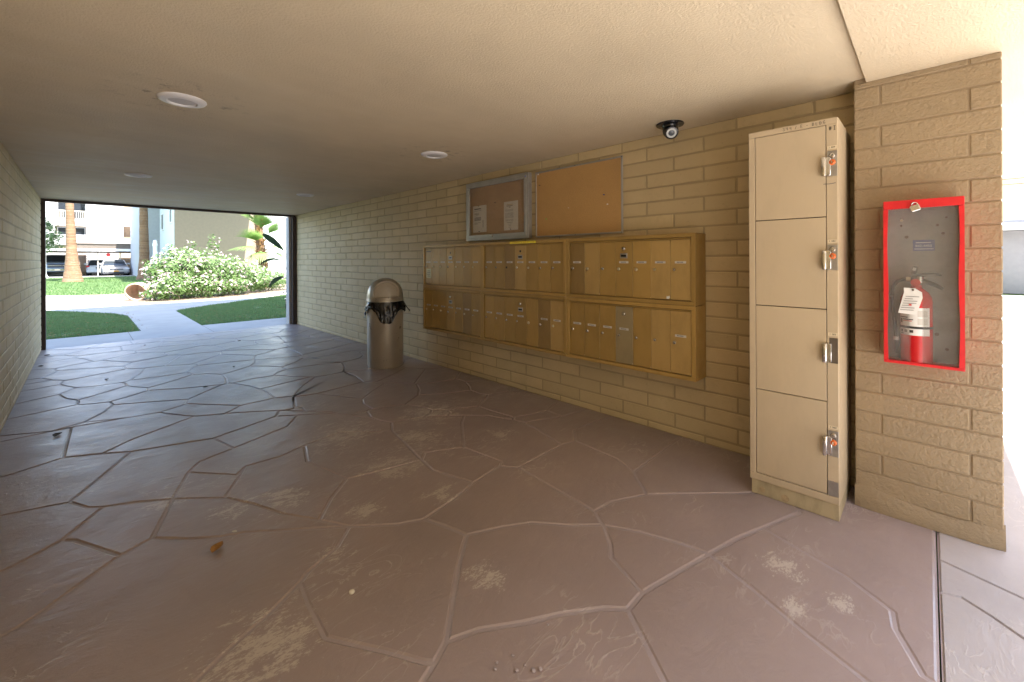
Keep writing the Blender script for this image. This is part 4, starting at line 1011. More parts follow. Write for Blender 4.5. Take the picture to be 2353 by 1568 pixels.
for x, y, s_, mt in ((.177, 6.934, .035, 'debris_dark'), (1.386, 6.546, .03, 'debris_dark'), (-.162, 4.999, .05, 'debris_dark'), (.938, 5.719, .03, 'debris_dark'), (-.40, 9.388, .04, 'debris_dark'), (-.42, 8.475, .035, 'debris_dark'), (1.9, 8.6, .03, 'debris_dark'), (.7, 9.3, .03, 'debris_dark')):
    tag(obj('fallen_leaf', leaf_shape(x, y, s_, random.uniform(0, 6), .002, .5), mt, smooth=70), 'small dark dry leaf on the floor towards the lawn', 'leaf', 'dark leaves on the far floor')
for x, y, s_ in ((1.0, 1.071, .006), (1.057, 1.048, .006), (.98, 1.057, .006), (1.027, 1.001, .007), (1.061, .993, .005), (1.067, .96, .008), (1.087, .947, .008), (1.242, 1.041, .005), (.785, 1.731, .012)):
    m = MB(); bmesh.ops.create_icosphere(m.bm, subdivisions=2, radius=s_, matrix=Matrix.Translation((x, y, s_ * .45)) @ Matrix.Diagonal((1, 1.1, .6, 1)))
    tag(obj('pebble', m, 'debris_pale' if s_ > .01 else 'joint_concrete', smooth=60), 'small pale pebble on the flagstones' if s_ < .01 else 'white paint crumb on the flagstones', 'pebble', 'pebbles on the flagstones' if s_ < .01 else None)

# ================================================================== outside: the lawn side
t = NT('grass_ground')
c = t.mix(t.ramp(t.noise(1.6, 6, 0.7), 0.3, 0.7), (0.085, 0.145, 0.05), (0.14, 0.21, 0.08)); c = t.mix(t.ramp(t.noise(9, 6, 0.7), 0.55, 0.75, 0, .6), c, (0.16, 0.15, 0.075))
t.set(Base_Color=c, Roughness=0.9, Normal=t.bump(t.noise(40, 5, .7), .8, .05))
t = NT('soil'); c = t.mix(t.ramp(t.noise(12, 6, .7), .3, .7), (.09, .065, .045), (.22, .17, .12)); t.set(Base_Color=c, Roughness=.95, Normal=t.bump(t.noise(30, 5), .8, .04))
simple('asphalt', (.065, .065, .07), .9, var=.2, vscale=5)
def leafmat(name, a, b, trans=.35, rough=.5):
    t = NT(name); r = t.noise(7, 3, .6); c = t.mix(t.ramp(r, .3, .7), a, b); t.set(Base_Color=c, Roughness=rough)
    tl = t.node('ShaderNodeBsdfTranslucent'); t.link(c, tl.inputs[0]); mx = t.node('ShaderNodeMixShader'); mx.inputs[0].default_value = trans
    t.link(t.p.outputs[0], mx.inputs[1]); t.link(tl.outputs[0], mx.inputs[2]); t.link(mx.outputs[0], t.out.inputs[0])
leafmat('grass_blade', (.12, .20, .075), (.19, .285, .11), .5); leafmat('shrub_leaf', (.05, .115, .025), (.16, .25, .075)); leafmat('flower_pink', (.72, .50, .55), (.80, .70, .70)); leafmat('palm_leaf', (.12, .22, .05), (.22, .34, .10))
leafmat('tree_leaf', (.13, .21, .09), (.22, .30, .14), .45); leafmat('dark_leaf', (.025, .045, .025), (.05, .085, .035), .15, .35); leafmat('dead_frond', (.30, .16, .07), (.42, .27, .14), .2, .8)
simple('bark', (.20, .13, .08), .9, var=.3, vscale=9, bump=.6, bscale=14); simple('stem', (.13, .10, .06), .8, var=.2)
t = NT('palm_bark'); ring = t.noise(1.6, 5, .6, stretch=((.5, .5, 7), (0, 0, 0))); c = t.mix(t.ramp(ring, .3, .7), (.12, .065, .035), (.25, .145, .08)); c = t.mix(t.ramp(t.noise(8, 5, .7), .5, .75, 0, .5), c, (.22, .20, .18)); t.set(Base_Color=c, Roughness=.9, Normal=t.bump(ring, .7, .06))

ground = MB(); ground.face([(-260, -260, -.04), (260, -260, -.04), (260, 320, -.04), (-260, 320, -.04)])
struct(obj('ground', ground, 'grass_ground'), 'lawn and open ground around the apartment blocks')
m = MB(); m.face([(-60, -3.0, -.02), (60, -3.0, -.02), (60, -40, -.02), (-60, -40, -.02)]); struct(obj('courtyard_paving', m, 'path_concrete'), 'sunlit concrete courtyard')
m = MB(); m.box(-22, 24, 10.085, 11.35, -.16, -.004); struct(obj('apron', m, 'path_concrete'), 'concrete apron along the building')
m = MB(); m.box(1.80, 1.806, 10.09, 11.35, -.0045, -.0025); m.box(.60, .606, 10.09, 11.35, -.0045, -.0025); obj('joint', m, 'soil', bpy.data.objects['apron'])
PLAZA = [(.80, 11.352), (1.80, 11.352), (1.815, 15.3), (2.25, 15.95), (2.9, 16.5), (4.7, 18.05), (6.2, 19.5), (12, 24.5), (12, 27.0), (6.2, 21.0), (4.7, 19.7), (2.9, 18.75), (1.9, 18.3), (1.2, 18.2), (.75, 18.7), (.7, 20), (1.0, 24.2), (-1.2, 26.4), (-14, 28), (-14, 21.5), (-.85, 18.3), (.15, 16.6), (.62, 15.6), (.79, 14.9)]
m = MB(); m.prism(PLAZA, -.12, -.006); struct(obj('path', m, 'path_concrete'), 'pale concrete path joining a sunlit paved strip')
m = MB(); m.face([(.72, 18.68, -.03), (1.2, 18.22, -.03), (1.9, 18.32, -.03), (2.9, 18.77, -.03), (4.7, 19.72, -.03), (6.2, 21.02, -.03), (11, 25.4, -.03), (8, 30, -.03), (1.3, 27, -.03), (.98, 24.2, -.03), (.69, 20, -.03)]); struct(obj('planting_bed', m, 'soil'), 'bare soil under the flowering shrub')
m = MB(); m.face([(-80, 55, -.034), (60, 55, -.034), (60, 75, -.034), (-80, 75, -.034)]); struct(obj('parking_lot', m, 'asphalt'), 'asphalt parking area')
m = MB(); m.box(-80, 60, 54.6, 54.8, -.05, .08); struct(obj('kerb', m, 'path_concrete'), 'concrete kerb between lawn and parking')

def inside(poly, x, y):
    c = False; j = len(poly) - 1
    for i in range(len(poly)):
        if (poly[i][1] > y) != (poly[j][1] > y) and x < (poly[j][0] - poly[i][0]) * (y - poly[i][1]) / (poly[j][1] - poly[i][1]) + poly[i][0]: c = not c
        j = i
    return c
def grass(name, poly, n, label, hmin, hmax, wd, seed):
    r = random.Random(seed); xs = [p[0] for p in poly]; ys = [p[1] for p in poly]; V = []; F = []; k = 0; tries = 0
    while k < n and tries < n * 6:
        tries += 1; x = r.uniform(min(xs), max(xs)); y = r.uniform(min(ys), max(ys))
        if not inside(poly, x + r.gauss(0, .025), y + r.gauss(0, .025)): continue
        if mnoise.noise((x * 1.7, y * 1.7, seed)) < -.35 and r.random() < .7: continue
        a = r.uniform(0, math.pi); h = r.uniform(hmin, hmax) * (1 + .4 * mnoise.noise((x * .9, y * .9, 3))); dx_, dy_ = math.cos(a) * wd, math.sin(a) * wd; lx, ly = r.uniform(-.5, .5) * h, r.uniform(-.5, .5) * h
        i = len(V); V += [(x - dx_, y - dy_, -.035), (x + dx_, y + dy_, -.035), (x + lx, y + ly, h - .035)]; F.append((i, i + 1, i + 2)); k += 1
    me = bpy.data.meshes.new(name); me.from_pydata(V, [], F); me.materials.append(MATS['grass_blade'])
    o = bpy.data.objects.new(name, me); COL.objects.link(o); o['kind'] = 'stuff'; tag(o, label, 'grass'); return o
LAWN_L = [(-3.2, 11.37), (.78, 11.37), (.77, 14.9), (.6, 15.55), (.12, 16.55), (-.87, 18.25), (-3.2, 19)]
LAWN_R = [(1.82, 11.37), (7.5, 11.37), (7.5, 20.5), (6.2, 19.45), (4.7, 18.0), (2.9, 16.45), (2.27, 15.9), (1.83, 15.25)]
grass('lawn_grass', LAWN_L, 45000, 'shaded green lawn beside the bare wall end of the opening', .035, .075, .008, 1)
grass('lawn_grass', LAWN_R, 60000, 'shaded green lawn on the potted plant side of the path', .035, .075, .008, 2)
grass('lawn_grass', [(-4, 26.8), (2, 25.5), (4, 30), (6, 54), (-4, 54)], 40000, 'lawn around the palm trunks by the parking area', .05, .10, .025, 3)
m = MB(); r = random.Random(5)
for _ in range(700):
    P_, q = (LAWN_L, .5) if r.random() < .45 else (LAWN_R, .5)
    x = r.uniform(-.9, 4.4); y = 11.4 + r.random() ** 1.7 * 4.5
    if abs(x - .6) < .3 or inside(LAWN_L, x, y) or inside(LAWN_R, x, y):
        s_ = r.uniform(.012, .030); a = r.uniform(0, 6.28); z = r.uniform(.0, .03)
        m.face([(x + s_ * math.cos(a), y + s_ * math.sin(a), z), (x + s_ * .5 * math.cos(a + 1.6), y + s_ * .5 * math.sin(a + 1.6), z + .008), (x - s_ * math.cos(a), y - s_ * math.sin(a), z), (x + s_ * .5 * math.cos(a - 1.6), y + s_ * .5 * math.sin(a - 1.6), z + .006)])
o = obj('leaf_litter', m, 'dead_frond', normals=False); o['kind'] = 'stuff'; tag(o, 'scattered dry leaves along the edges of the shaded lawns', 'leaves')

# ------------------------------------------------------------------ flowering shrub
def leaf_cloud(blobs, n, size, seed, shell=.35, up=.3):
    r = random.Random(seed); V = []; F = []; tot = [b[3] * b[4] * b[5] for b in blobs]; pts = []
    for _ in range(n):
        b = r.choices(blobs, tot)[0]
        d = Vector((r.gauss(0, 1), r.gauss(0, 1), r.gauss(0, 1))).normalized(); k = (1 - shell * r.random() ** 1.5) * r.uniform(.86, 1.1)
        p = Vector((b[0] + d.x * b[3] * k, b[1] + d.y * b[4] * k, b[2] + d.z * b[5] * k))
        p += .12 * Vector((mnoise.noise(p * 2.1), mnoise.noise(p * 2.1 + Vector((9, 0, 0))), mnoise.noise(p * 2.1 + Vector((0, 9, 0)))))
        if p.z < .02 or mnoise.noise(p * 3.0) < -.42: continue
        pts.append((p, d)); s_ = size * r.uniform(.6, 1.3)
        a = Vector((r.gauss(0, 1), r.gauss(0, 1), r.gauss(0, .7))); a.normalize(); nn = (d + Vector((r.uniform(-.8, .8), r.uniform(-.8, .8), up + r.uniform(-.5, .5)))).normalized()
        a = (a - nn * a.dot(nn)).normalized(); bb = nn.cross(a)
        i = len(V); V += [p - a * s_, p + bb * s_ * .42, p + a * s_, p - bb * s_ * .42]; F.append((i, i + 1, i + 2, i + 3))
    return V, F, pts
def pymesh(name, V, F, mt, parent, kind=None):
    off = wloc(parent) if parent else Vector()
    me = bpy.data.meshes.new(name); me.from_pydata([Vector(v) - off for v in V], [], F); me.materials.append(MATS[mt]); o = bpy.data.objects.new(name, me); COL.objects.link(o)
    if parent: o.parent = parent
    if kind: o['kind'] = kind
    return o
SHB = [(1.85, 20.2, .22, .50, .5, .28), (2.15, 21.2, .8, .6, .9, .75), (2.7, 21.3, 1.0, .95, 1.2, .95), (3.5, 21.3, 1.0, .95, 1.2, .90), (4.4, 21.6, .85, 1.0, 1.1, .75), (5.3, 22.2, .62, 1.0, 1.1, .62), (6.3, 23.0, .5, 1.0, 1.1, .55), (2.3, 20.2, .45, .8, .8, .5), (3.3, 20.4, .5, .9, .8, .5), (4.3, 20.9, .4, .8, .8, .42),
       (2.45, 21.2, 1.85, .25, .3, .28), (3.85, 21.6, 2.15, .22, .25, .42), (3.05, 21.3, 1.95, .22, .25, .22), (1.75, 21.5, 1.2, .22, .25, .32), (1.95, 21.5, .95, .4, .5, .5)]
shr = thing('flowering_shrub', 'large green shrub covered in pale pink flowers beside the path', 'shrub', (3.2, 21.2, -.03))
V, F, pts = leaf_cloud(SHB, 30000, .055, 21, .45)
pymesh('foliage', V, F, 'shrub_leaf', shr)
V = []; F = []; r = random.Random(8)
for p, d in pts:
    if r.random() < .075 and d.z > -.45:
        c = p + d * .05
        for _ in range(5):
            q = c + Vector((r.gauss(0, .022), r.gauss(0, .022), r.gauss(0, .018))); s_ = r.uniform(.018, .034); a = Vector((r.gauss(0, 1), r.gauss(0, 1), r.gauss(0, 1))).normalized(); b = a.cross(Vector((r.gauss(0, 1), r.gauss(0, 1), 1))).normalized()
            i = len(V); V += [q - a * s_, q + b * s_, q + a * s_, q - b * s_]; F.append((i, i + 1, i + 2, i + 3))
pymesh('flowers', V, F, 'flower_pink', shr, 'stuff')
m = MB(); r = random.Random(9)
for _ in range(46):
    b = r.choice(SHB[:10]); p0 = Vector((b[0] + r.uniform(-.3, .3), b[1] + r.uniform(-.3, .3), -.03)); tip = Vector((b[0] + r.uniform(-1, 1) * b[3] * .8, b[1] + r.uniform(-1, 1) * b[4] * .8, b[2] + b[5] * .7))
    m.tube([p0, p0.lerp(tip, .5) + Vector((r.uniform(-.1, .1), r.uniform(-.1, .1), .05)), tip], [.016, .011, .004], 5)
obj('stems', m, 'stem', shr)['kind'] = 'stuff'

# terracotta urn lying on its side
simple('terracotta', (.50, .37, .29), .8, var=.2, vscale=7)
Q = Matrix.Translation((1.40, 20.9, .31)) @ Matrix.Rotation(math.radians(-28), 4, 'Z') @ Matrix.Rotation(math.radians(100), 4, 'X') @ Matrix.Translation((0, 0, -.10))
m = MB(); m.lathe([(0, -.30), (.20, -.30), (.27, -.12), (.31, .10), (.30, .22), (.335, .24), (.34, .30), (.30, .31), (.285, .24), (.26, 0), (.18, -.24), (0, -.25)], Q, 36)
tag(obj('urn', m, 'terracotta', smooth=50), 'terracotta urn lying on its side under the flowering shrub', 'pot')

# ------------------------------------------------------------------ palms
def fan_leaf(V, F, o, d, size, droop, r, blades=18, spread=2.3):
    d = Vector(d).normalized(); sd_ = d.cross(Vector((0, 0, 1)));
    if sd_.length < .05: sd_ = Vector((1, 0, 0))
    sd_.normalize(); nn = sd_.cross(d).normalized()
    for k in range(blades):
        a = -spread / 2 + spread * k / (blades - 1); dirv = (d * math.cos(a) + sd_ * math.sin(a)); L = size * (1 - .25 * abs(a) / spread) * r.uniform(.9, 1.06); w_ = size * .019
        sdk = (sd_ * math.cos(a) - d * math.sin(a)); pv = None
        for q in range(5):
            f = q / 4; p = o + dirv * L * f + Vector((0, 0, -droop * L * f ** 2.3)) + nn * .03 * size * math.cos(a * 2); ww = w_ * (1.6 - abs(f - .35) * 1.6) * (0.05 if q == 4 else 1)
            cur = (len(V), len(V) + 1); V += [p - sdk * ww, p + sdk * ww]
            if pv: F.append((pv[0], pv[1], cur[1], cur[0]))
            pv = cur
def palm(label, x, y, prof, top, seed, nfr=26, size=1.2, lean=0.0):
    r = random.Random(seed); root = thing('palm_tree', label, 'tree', (x, y, -.04), group=None)
    m = MB(); rings = []; zs_ = [i * top / 60 for i in range(61)]
    def rad(z):
        for (za, ra), (zb, rb) in zip(prof[:-1], prof[1:]):
            if za <= z <= zb: return ra + (rb - ra) * (z - za) / (zb - za)
        return prof[-1][1]
    for i, z in enumerate(zs_):
        ring = []
        for k in range(20):
            a = 2 * math.pi * k / 20; rr = rad(z) * (1 + .05 * mnoise.noise((math.cos(a) * 1.5, math.sin(a) * 1.5, z * 2.2 + seed)) + (.025 if i % 2 else 0)); ring.append(m.bm.verts.new((x + rr * math.cos(a) + lean * z, y + rr * math.sin(a), z - .05)))
        rings.append(ring)
    for a, b in zip(rings[:-1], rings[1:]):
        for k in range(20): m.bm.faces.new((a[k], a[(k + 1) % 20], b[(k + 1) % 20], b[k]))
    obj('trunk', m, 'palm_bark', root, smooth=70)
    V = []; F = []; Vd = []; Fd = []; c = Vector((x + lean * top, y, top))
    for i in range(nfr):
        a = i * 2.399; el = r.uniform(-.25, 1.2); d = Vector((math.cos(a) * math.cos(el), math.sin(a) * math.cos(el), math.sin(el))); pl_ = size * r.uniform(.6, 1.0); st = c + d * pl_
        fan_leaf(V, F, st, d, size * r.uniform(.85, 1.1), .35, r); k = len(V); w_ = Vector((-d.y, d.x, 0)) * .02; V += [c - w_, c + w_, st + w_, st - w_]; F.append((k, k + 1, k + 2, k + 3))
    for i in range(nfr // 2):
        a = i * 2.1; d = Vector((math.cos(a) * .5, math.sin(a) * .5, -.9)); fan_leaf(Vd, Fd, c + d * .5, d, size * .9, .1, r, 12)
    pymesh('crown', V, F, 'palm_leaf', root); pymesh('dead_fronds', Vd, Fd, 'dead_frond', root)
    return root
palm('thick palm trunk flaring at its foot, on the lawn near the pickup truck', -.59, 42.8, [(0, .56), (.25, .50), (.9, .40), (1.6, .33), (2.5, .27), (5.5, .205), (13, .18)], 13.0, 3, lean=-.025)
palm('palm trunk rising behind the flowering shrub beside the silver sedan', 3.30, 43.8, [(0, .55), (.4, .42), (1.7, .31), (5.6, .25), (14, .2)], 14.0, 4, lean=-.008)
# young fan palm with boots and low fronds
yp = thing('palm_tree', 'young fan palm with shaggy orange boots beyond the flowering shrub', 'tree', (6.55, 25.2, -.03))
m = MB(); m.tube([(6.75, 25.2, -.03), (6.68, 25.2, 1.2), (6.50, 25.2, 2.6), (6.42, 25.2, 4.6)], [.26, .22, .19, .17], 14); obj('trunk', m, 'palm_bark', yp, smooth=60)
V = []; F = []; r = random.Random(14)
for i in range(300):
    z = r.uniform(.25, 4.4); a = r.uniform(0, 6.28); xx = 6.75 - .075 * z; rad_ = .24 - .015 * z; p = Vector((xx + rad_ * math.cos(a), 25.2 + rad_ * math.sin(a), z)); d = Vector((math.cos(a), math.sin(a), .9 + r.uniform(-.4, .6))).normalized(); sdv = Vector((-math.sin(a), math.cos(a), 0)); L = r.uniform(.12, .34); k = len(V)
    V += [p - sdv * .05, p + sdv * .05, p + d * L + sdv * .018, p + d * L - sdv * .018]; F.append((k, k + 1, k + 2, k + 3))
pymesh('boots', V, F, 'dead_frond', yp, 'stuff')
V = []; F = []
for (ox, oz, dx_, dy_, dz_, s_, dr_) in ((6.15, 2.15, -1, -.4, -.02, 1.35, .22), (6.5, 3.2, .15, -.5, 1, 1.25, .1), (6.9, 2.9, .55, -.5, .8, 1.3, .15), (6.9, 2.2, .9, -.5, .1, 1.2, .3), (6.3, 2.5, -.5, -.6, .75, 1.15, .2), (7.1, 1.9, 1, -.2, -.3, 1.1, .3), (6.5, 3.8, -.3, .3, 1, 1.3, .1), (6.2, 3.6, -1, .2, .8, 1.3, .2), (6.8, 4.0, .8, .2, .8, 1.4, .2), (6.5, 1.9, -.2, -.9, -.3, 1.0, .4), (6.5, 4.4, 0, -.4, 1, 1.5, .1), (6.1, 4.4, -.9, -.6, .6, 1.5, .3), (7.0, 4.4, .9, -.6, .5, 1.5, .3)):
    fan_leaf(V, F, Vector((ox, 25.0, oz)), (dx_, dy_, dz_), s_, dr_, r, 20, 2.0)
pymesh('crown', V, F, 'palm_leaf', yp)

# tree whose crown hangs in beside the bare wall
tr = thing('tree', 'feathery pale green tree in front of the lamp post and pickup', 'tree', (-4.2, 47, -.04))
m = MB(); m.tube([(-4.2, 47, -.05), (-4.1, 47, 1.4), (-3.7, 47, 2.6), (-3.2, 47.2, 4.0)], [.16, .13, .10, .05], 10); m.tube([(-3.9, 47, 2.0), (-3.0, 46.7, 2.9), (-2.1, 46.5, 3.2)], [.08, .05, .02], 8); m.tube([(-3.7, 47, 2.6), (-4.8, 47.3, 3.6), (-5.4, 47.4, 4.4)], [.09, .06, .02], 8); obj('trunk', m, 'bark', tr, smooth=60)
V, F, pts = leaf_cloud([(-2.6, 46.7, 3.0, .75, .7, .55), (-2.1, 46.6, 2.5, .75, .6, .42), (-2.7, 46.7, 3.9, .6, .7, .6), (-3.7, 47, 4.3, 1.1, 1.1, .9), (-4.8, 47.2, 3.8, 1.1, 1.1, .9), (-1.5, 46.6, 3.4, .5, .35, .3), (-1.7, 46.6, 2.9, .6, .4, .3), (-1.9, 46.6, 3.9, .5, .4, .4), (-2.6, 46.7, 4.8, .7, .6, .5), (-1.75, 46.6, 3.3, .75, .5, .55), (-1.55, 46.6, 2.6, .7, .4, .30), (-1.9, 46.6, 4.2, .6, .5, .45)], 12000, .075, 31, .95)
pymesh('crown', V, F, 'tree_leaf', tr)
simple('pole_grey', (.50, .52, .52), .5, var=.05)
lp = thing('lamp_post', 'pale grey lamp post with a flared base at the edge of the parking area', 'lamp post', (-2.42, 54.2, -.04))
T = Matrix.Translation((-2.42, 54.2, -.04)); m = MB(); m.lathe([(0, 0), (.26, 0), (.25, .08), (.15, .28), (.10, .42), (.085, 1.0), (.075, 3.9), (0, 3.9)], T, 20); obj('pole', m, 'pole_grey', lp, smooth=40)
m = MB(); bmesh.ops.create_uvsphere(m.bm, u_segments=18, v_segments=12, radius=.24, matrix=Matrix.Translation((-2.42, 54.2, 4.06))); obj('globe', m, 'light_lens', lp, smooth=60)

# potted plant outside the pilaster
simple('pot_glaze', (.012, .016, .022), .25, var=.1)
pp = thing('potted_plant', 'dark glazed pot with long arching leaves beside the grey pilaster', 'plant', (3.64, 11.05, 0))
PYP = 11.05; T = Matrix.Translation((3.64, PYP, -.004)); m = MB(); m.lathe([(0, 0), (.13, 0), (.20, .12), (.235, .30), (.225, .44), (.25, .46), (.25, .49), (.22, .49), (.20, .44), (0, .43)], T, 30); obj('pot', m, 'pot_glaze', pp, smooth=40)
def arch_leaf(stem, blade, w_):
    m = MB(); m.tube([Vector((a, PYP + c_, b)) for a, b, c_ in stem], [.009] * (len(stem) - 1) + [.006], 6); obj('stem', m, 'stem', pp, smooth=60)
    m = MB(); L_ = []; R_ = []; C_ = []
    n = len(blade)
    for i, (a, b, c_) in enumerate(blade):
        p = Vector((a, PYP + c_, b)); q0 = Vector((blade[max(i - 1, 0)][0], 0, blade[max(i - 1, 0)][1])); q1 = Vector((blade[min(i + 1, n - 1)][0], 0, blade[min(i + 1, n - 1)][1])); d = (q1 - q0).normalized(); sdv = Vector((-d.z, .55, d.x)).normalized()
        ww = w_ * math.sin(math.pi * (i + .25) / (n - .3)); L_.append(m.bm.verts.new(p + sdv * ww + Vector((0, 0, .02)))); C_.append(m.bm.verts.new(p)); R_.append(m.bm.verts.new(p - sdv * ww + Vector((0, 0, .02))))
    for i in range(n - 1): m.bm.faces.new((L_[i], C_[i], C_[i + 1], L_[i + 1])); m.bm.faces.new((C_[i], R_[i], R_[i + 1], C_[i + 1]))
    obj('leaf', m, 'dark_leaf', pp, smooth=70)
arch_leaf([(3.62, .45, 0), (3.60, 1.0, .02), (3.52, 1.40, .03), (3.38, 1.63, .04)], [(3.38, 1.63, .04), (3.25, 1.77, .05), (3.12, 1.88, .05), (3.02, 1.96, .05), (2.93, 2.02, .05)], .075)
arch_leaf([(3.60, .45, .02), (3.52, .95, 0), (3.40, 1.25, 0), (3.26, 1.42, 0)], [(3.28, 1.41, 0), (3.16, 1.43, .02), (3.05, 1.41, .03), (2.95, 1.36, .04), (2.88, 1.31, .04)], .035)
arch_leaf([(3.63, .45, -.02), (3.58, .78, -.02), (3.46, .96, -.02), (3.36, 1.0, -.02)], [(3.36, 1.0, -.02), (3.28, .98, 0), (3.19, .93, 0), (3.11, .86, 0), (3.06, .78, 0)], .065)
arch_leaf([(3.66, .45, 0), (3.72, 1.1, 0), (3.72, 1.5, .05)], [(3.72, 1.5, .05), (3.76, 1.7, .05), (3.82, 1.85, .05), (3.92, 1.93, .05)], .07)
arch_leaf([(3.6, .46, 0), (3.5, .60, 0), (3.42, .64, 0)], [(3.42, .64, 0), (3.36, .63, 0), (3.30, .58, 0)], .02)
m = MB(); m.tube([(3.62, PYP, .33), (3.42, PYP, .288), (3.20, PYP + .02, .284)], [.008, .007, .004], 6); obj('stick', m, 'stem', pp)

# ------------------------------------------------------------------ far apartment block, carport, vehicles
simple('stucco_white', (.47, .455, .44), .85, var=.05); simple('stucco_tan', (.42, .33, .23), .85, var=.08); simple('window_dark', (.03, .035, .045), .12, var=0); simple('rail_cream', (.55, .49, .38), .7, var=.05)
simple('red_panel', (.55, .14, .12), .7, var=.05); simple('carport_brown', (.13, .105, .085), .8, var=.1); simple('white_metal', (.72, .72, .72), .5, var=.03); simple('breeze_block', (.52, .40, .33), .85, var=.1); simple('sign_red', (.6, .05, .05), .5, var=0)
FY = 68.0; k_ = FY / 66.0
ab = thing('apartment_building', 'white apartment block with railed balconies beyond the carport', 'building', (0, FY + 3, -.04))
def part(name, mt, parent, *boxes, bevel=0):
    m = MB()
    for b in boxes: m.box(*b, bevel)
    return obj(name, m, mt, parent)
xs = [-22, -2.28, .13, 3.24, 6.4]
part('wall', 'stucco_white', ab, (xs[0], xs[1], FY, FY + 5, -.04, 13), (xs[2], xs[3], FY, FY + 5, -.04, 13), (xs[1], xs[2], FY + .004, FY + .3, 5.45, 6.2), (xs[1], xs[2], FY + .004, FY + .3, 8.7, 9.6), (xs[3], xs[4], FY + .004, FY + .3, 5.6, 5.9), (xs[3], xs[4], FY + .004, FY + .3, 8.4, 9.2), (xs[1], xs[2], FY + .003, FY + .3, 3.3, 3.55), (xs[3], xs[4], FY + .003, FY + .3, 3.3, 3.55), (xs[4], 22, FY, FY + 5, -.04, 13))
part('wall', 'stucco_tan', ab, (xs[1], xs[2], FY + 1.8, FY + 2, -.04, 13), (xs[3], xs[4], FY + 1.8, FY + 2, -.04, 13))
for x0_, x1_, z0_, z1_ in ((-2.1, -1.1, 6.25, 8.4), (-.9, .05, 6.25, 8.4), (-2.1, .0, 3.6, 5.3), (5.3, 6.0, 6.4, 8.0), (5.3, 6.0, 3.9, 5.2)):
    w_ = part('window', 'window_dark', ab, (x0_, x1_, FY + 1.72, FY + 1.79, z0_, z1_)); part('window_frame', 'white_metal', w_, (x0_ - .06, x0_ + .0, FY + 1.69, FY + 1.78, z0_, z1_), (x1_, x1_ + .06, FY + 1.69, FY + 1.78, z0_, z1_), (x0_ - .06, x1_ + .06, FY + 1.69, FY + 1.78, z1_, z1_ + .06))
part('railing', 'rail_cream', ab, (xs[1], xs[2], FY + .05, FY + .11, 7.05, 7.15), (xs[1], xs[2], FY + .05, FY + .11, 6.21, 6.27))
for i in range(14): part('baluster', 'rail_cream', ab, (xs[1] + .10 + i * .168, xs[1] + .15 + i * .168, FY + .055, FY + .105, 6.27, 7.05))
part('parapet', 'stucco_white', ab, (xs[1], xs[2], FY + .05, FY + .15, 3.56, 4.45)); part('balcony_panel', 'red_panel', ab, (xs[3], xs[4], FY + .05, FY + .12, 5.9, 6.9)); part('balcony_panel', 'rail_cream', ab, (xs[3], xs[4], FY + .05, FY + .12, 3.56, 4.15))
bb_ = thing('screen_wall', 'pierced breeze block screen behind the pickup truck', 'wall', (-.2, 66.5, -.04))
for i in range(7):
    for j in range(9):
        x0_ = -.62 + i * .115 + .0; z0_ = .35 + j * .23
        part('breeze_block', 'breeze_block', bb_, (x0_, x0_ + .075, 66.45, 66.6, z0_, z0_ + .225)) if True else None
part('back_rail', 'breeze_block', bb_, *[(-.62, .19, 66.47, 66.58, .35 + j * .23 - .035, .35 + j * .23 + .035) for j in range(10)]); part('base_course', 'stucco_tan', bb_, (-.64, .2, 66.4, 66.62, -.04, .30))
cp = thing('carport', 'long flat carport with brown fascia and white gutter', 'carport', (0, 62, -.04))
part('fascia', 'carport_brown', cp, (-.72, 6.2, 59.9, 60.1, 2.74, 3.30)); part('ridge', 'carport_brown', cp, (-.74, 6.22, 59.85, 60.12, 3.18, 3.26)); part('roof', 'white_metal', cp, (-14, 6.2, 60.11, 66.2, 2.55, 2.72)); part('gutter', 'white_metal', cp, (-14, 6.2, 59.84, 60.09, 2.48, 2.73)); part('beam', 'carport_brown', cp, (-14, 6.2, 60.3, 60.5, 2.30, 2.549))
for x in (-3.35, .95, 2.62): part('post', 'rail_cream', cp, (x - .05, x + .05, 60.32, 60.46, -.04, 2.30))
part('back_wall', 'stucco_tan', cp, (2.75, 6.2, 66.6, 66.8, -.04, 2.54)); part('back_wall', 'stucco_white', cp, (.2, 2.7, 66.7, 66.9, -.04, 2.54)); part('back_wall', 'stucco_white', cp, (-14, -.7, 66.7, 66.9, -.04, 2.54))
m = MB(); m.cyl((1.72, 60.28, 2.12), (1.72, 60.31, 2.12), .18, n=20); tag(obj('round_sign', m, 'sign_red'), 'small round red sign hung under the carport beam', 'sign')
simple('sign_blank', (.6, .55, .5), .5)

simple('tyre', (.015, .015, .016), .8, var=0); simple('rim', (.5, .5, .5), .3, .8, var=0); simple('headlamp', (.65, .68, .72), .12, .2, var=0); simple('taillamp', (.45, .01, .015), .25, var=0); simple('car_glass', (.02, .025, .03), .08, var=0); simple('plate_dark', (.03, .03, .04), .5, var=0); simple('plate_orange', (.6, .28, .04), .5, var=0)
for nm, c in (('car_silver', (.36, .35, .34)), ('car_blue', (.16, .22, .29)), ('car_white', (.55, .58, .62)), ('car_pearl', (.50, .53, .58))):
    t = NT(nm); t.set(Base_Color=c, Roughness=.28, Metallic=.35, Coat_Weight=.6)
def loft(m, secs):
    rings = []
    for y, pts in secs:
        full = pts + [(-x, z) for x, z in reversed(pts) if x > 1e-4]; rings.append([m.bm.verts.new((x, y, z)) for x, z in full])
    for a, b in zip(rings[:-1], rings[1:]):
        n = len(a)
        for i in range(n): m.bm.faces.new((a[i], a[(i + 1) % n], b[(i + 1) % n], b[i]))
    m.bm.faces.new(rings[0]); m.bm.faces.new(list(reversed(rings[-1])))
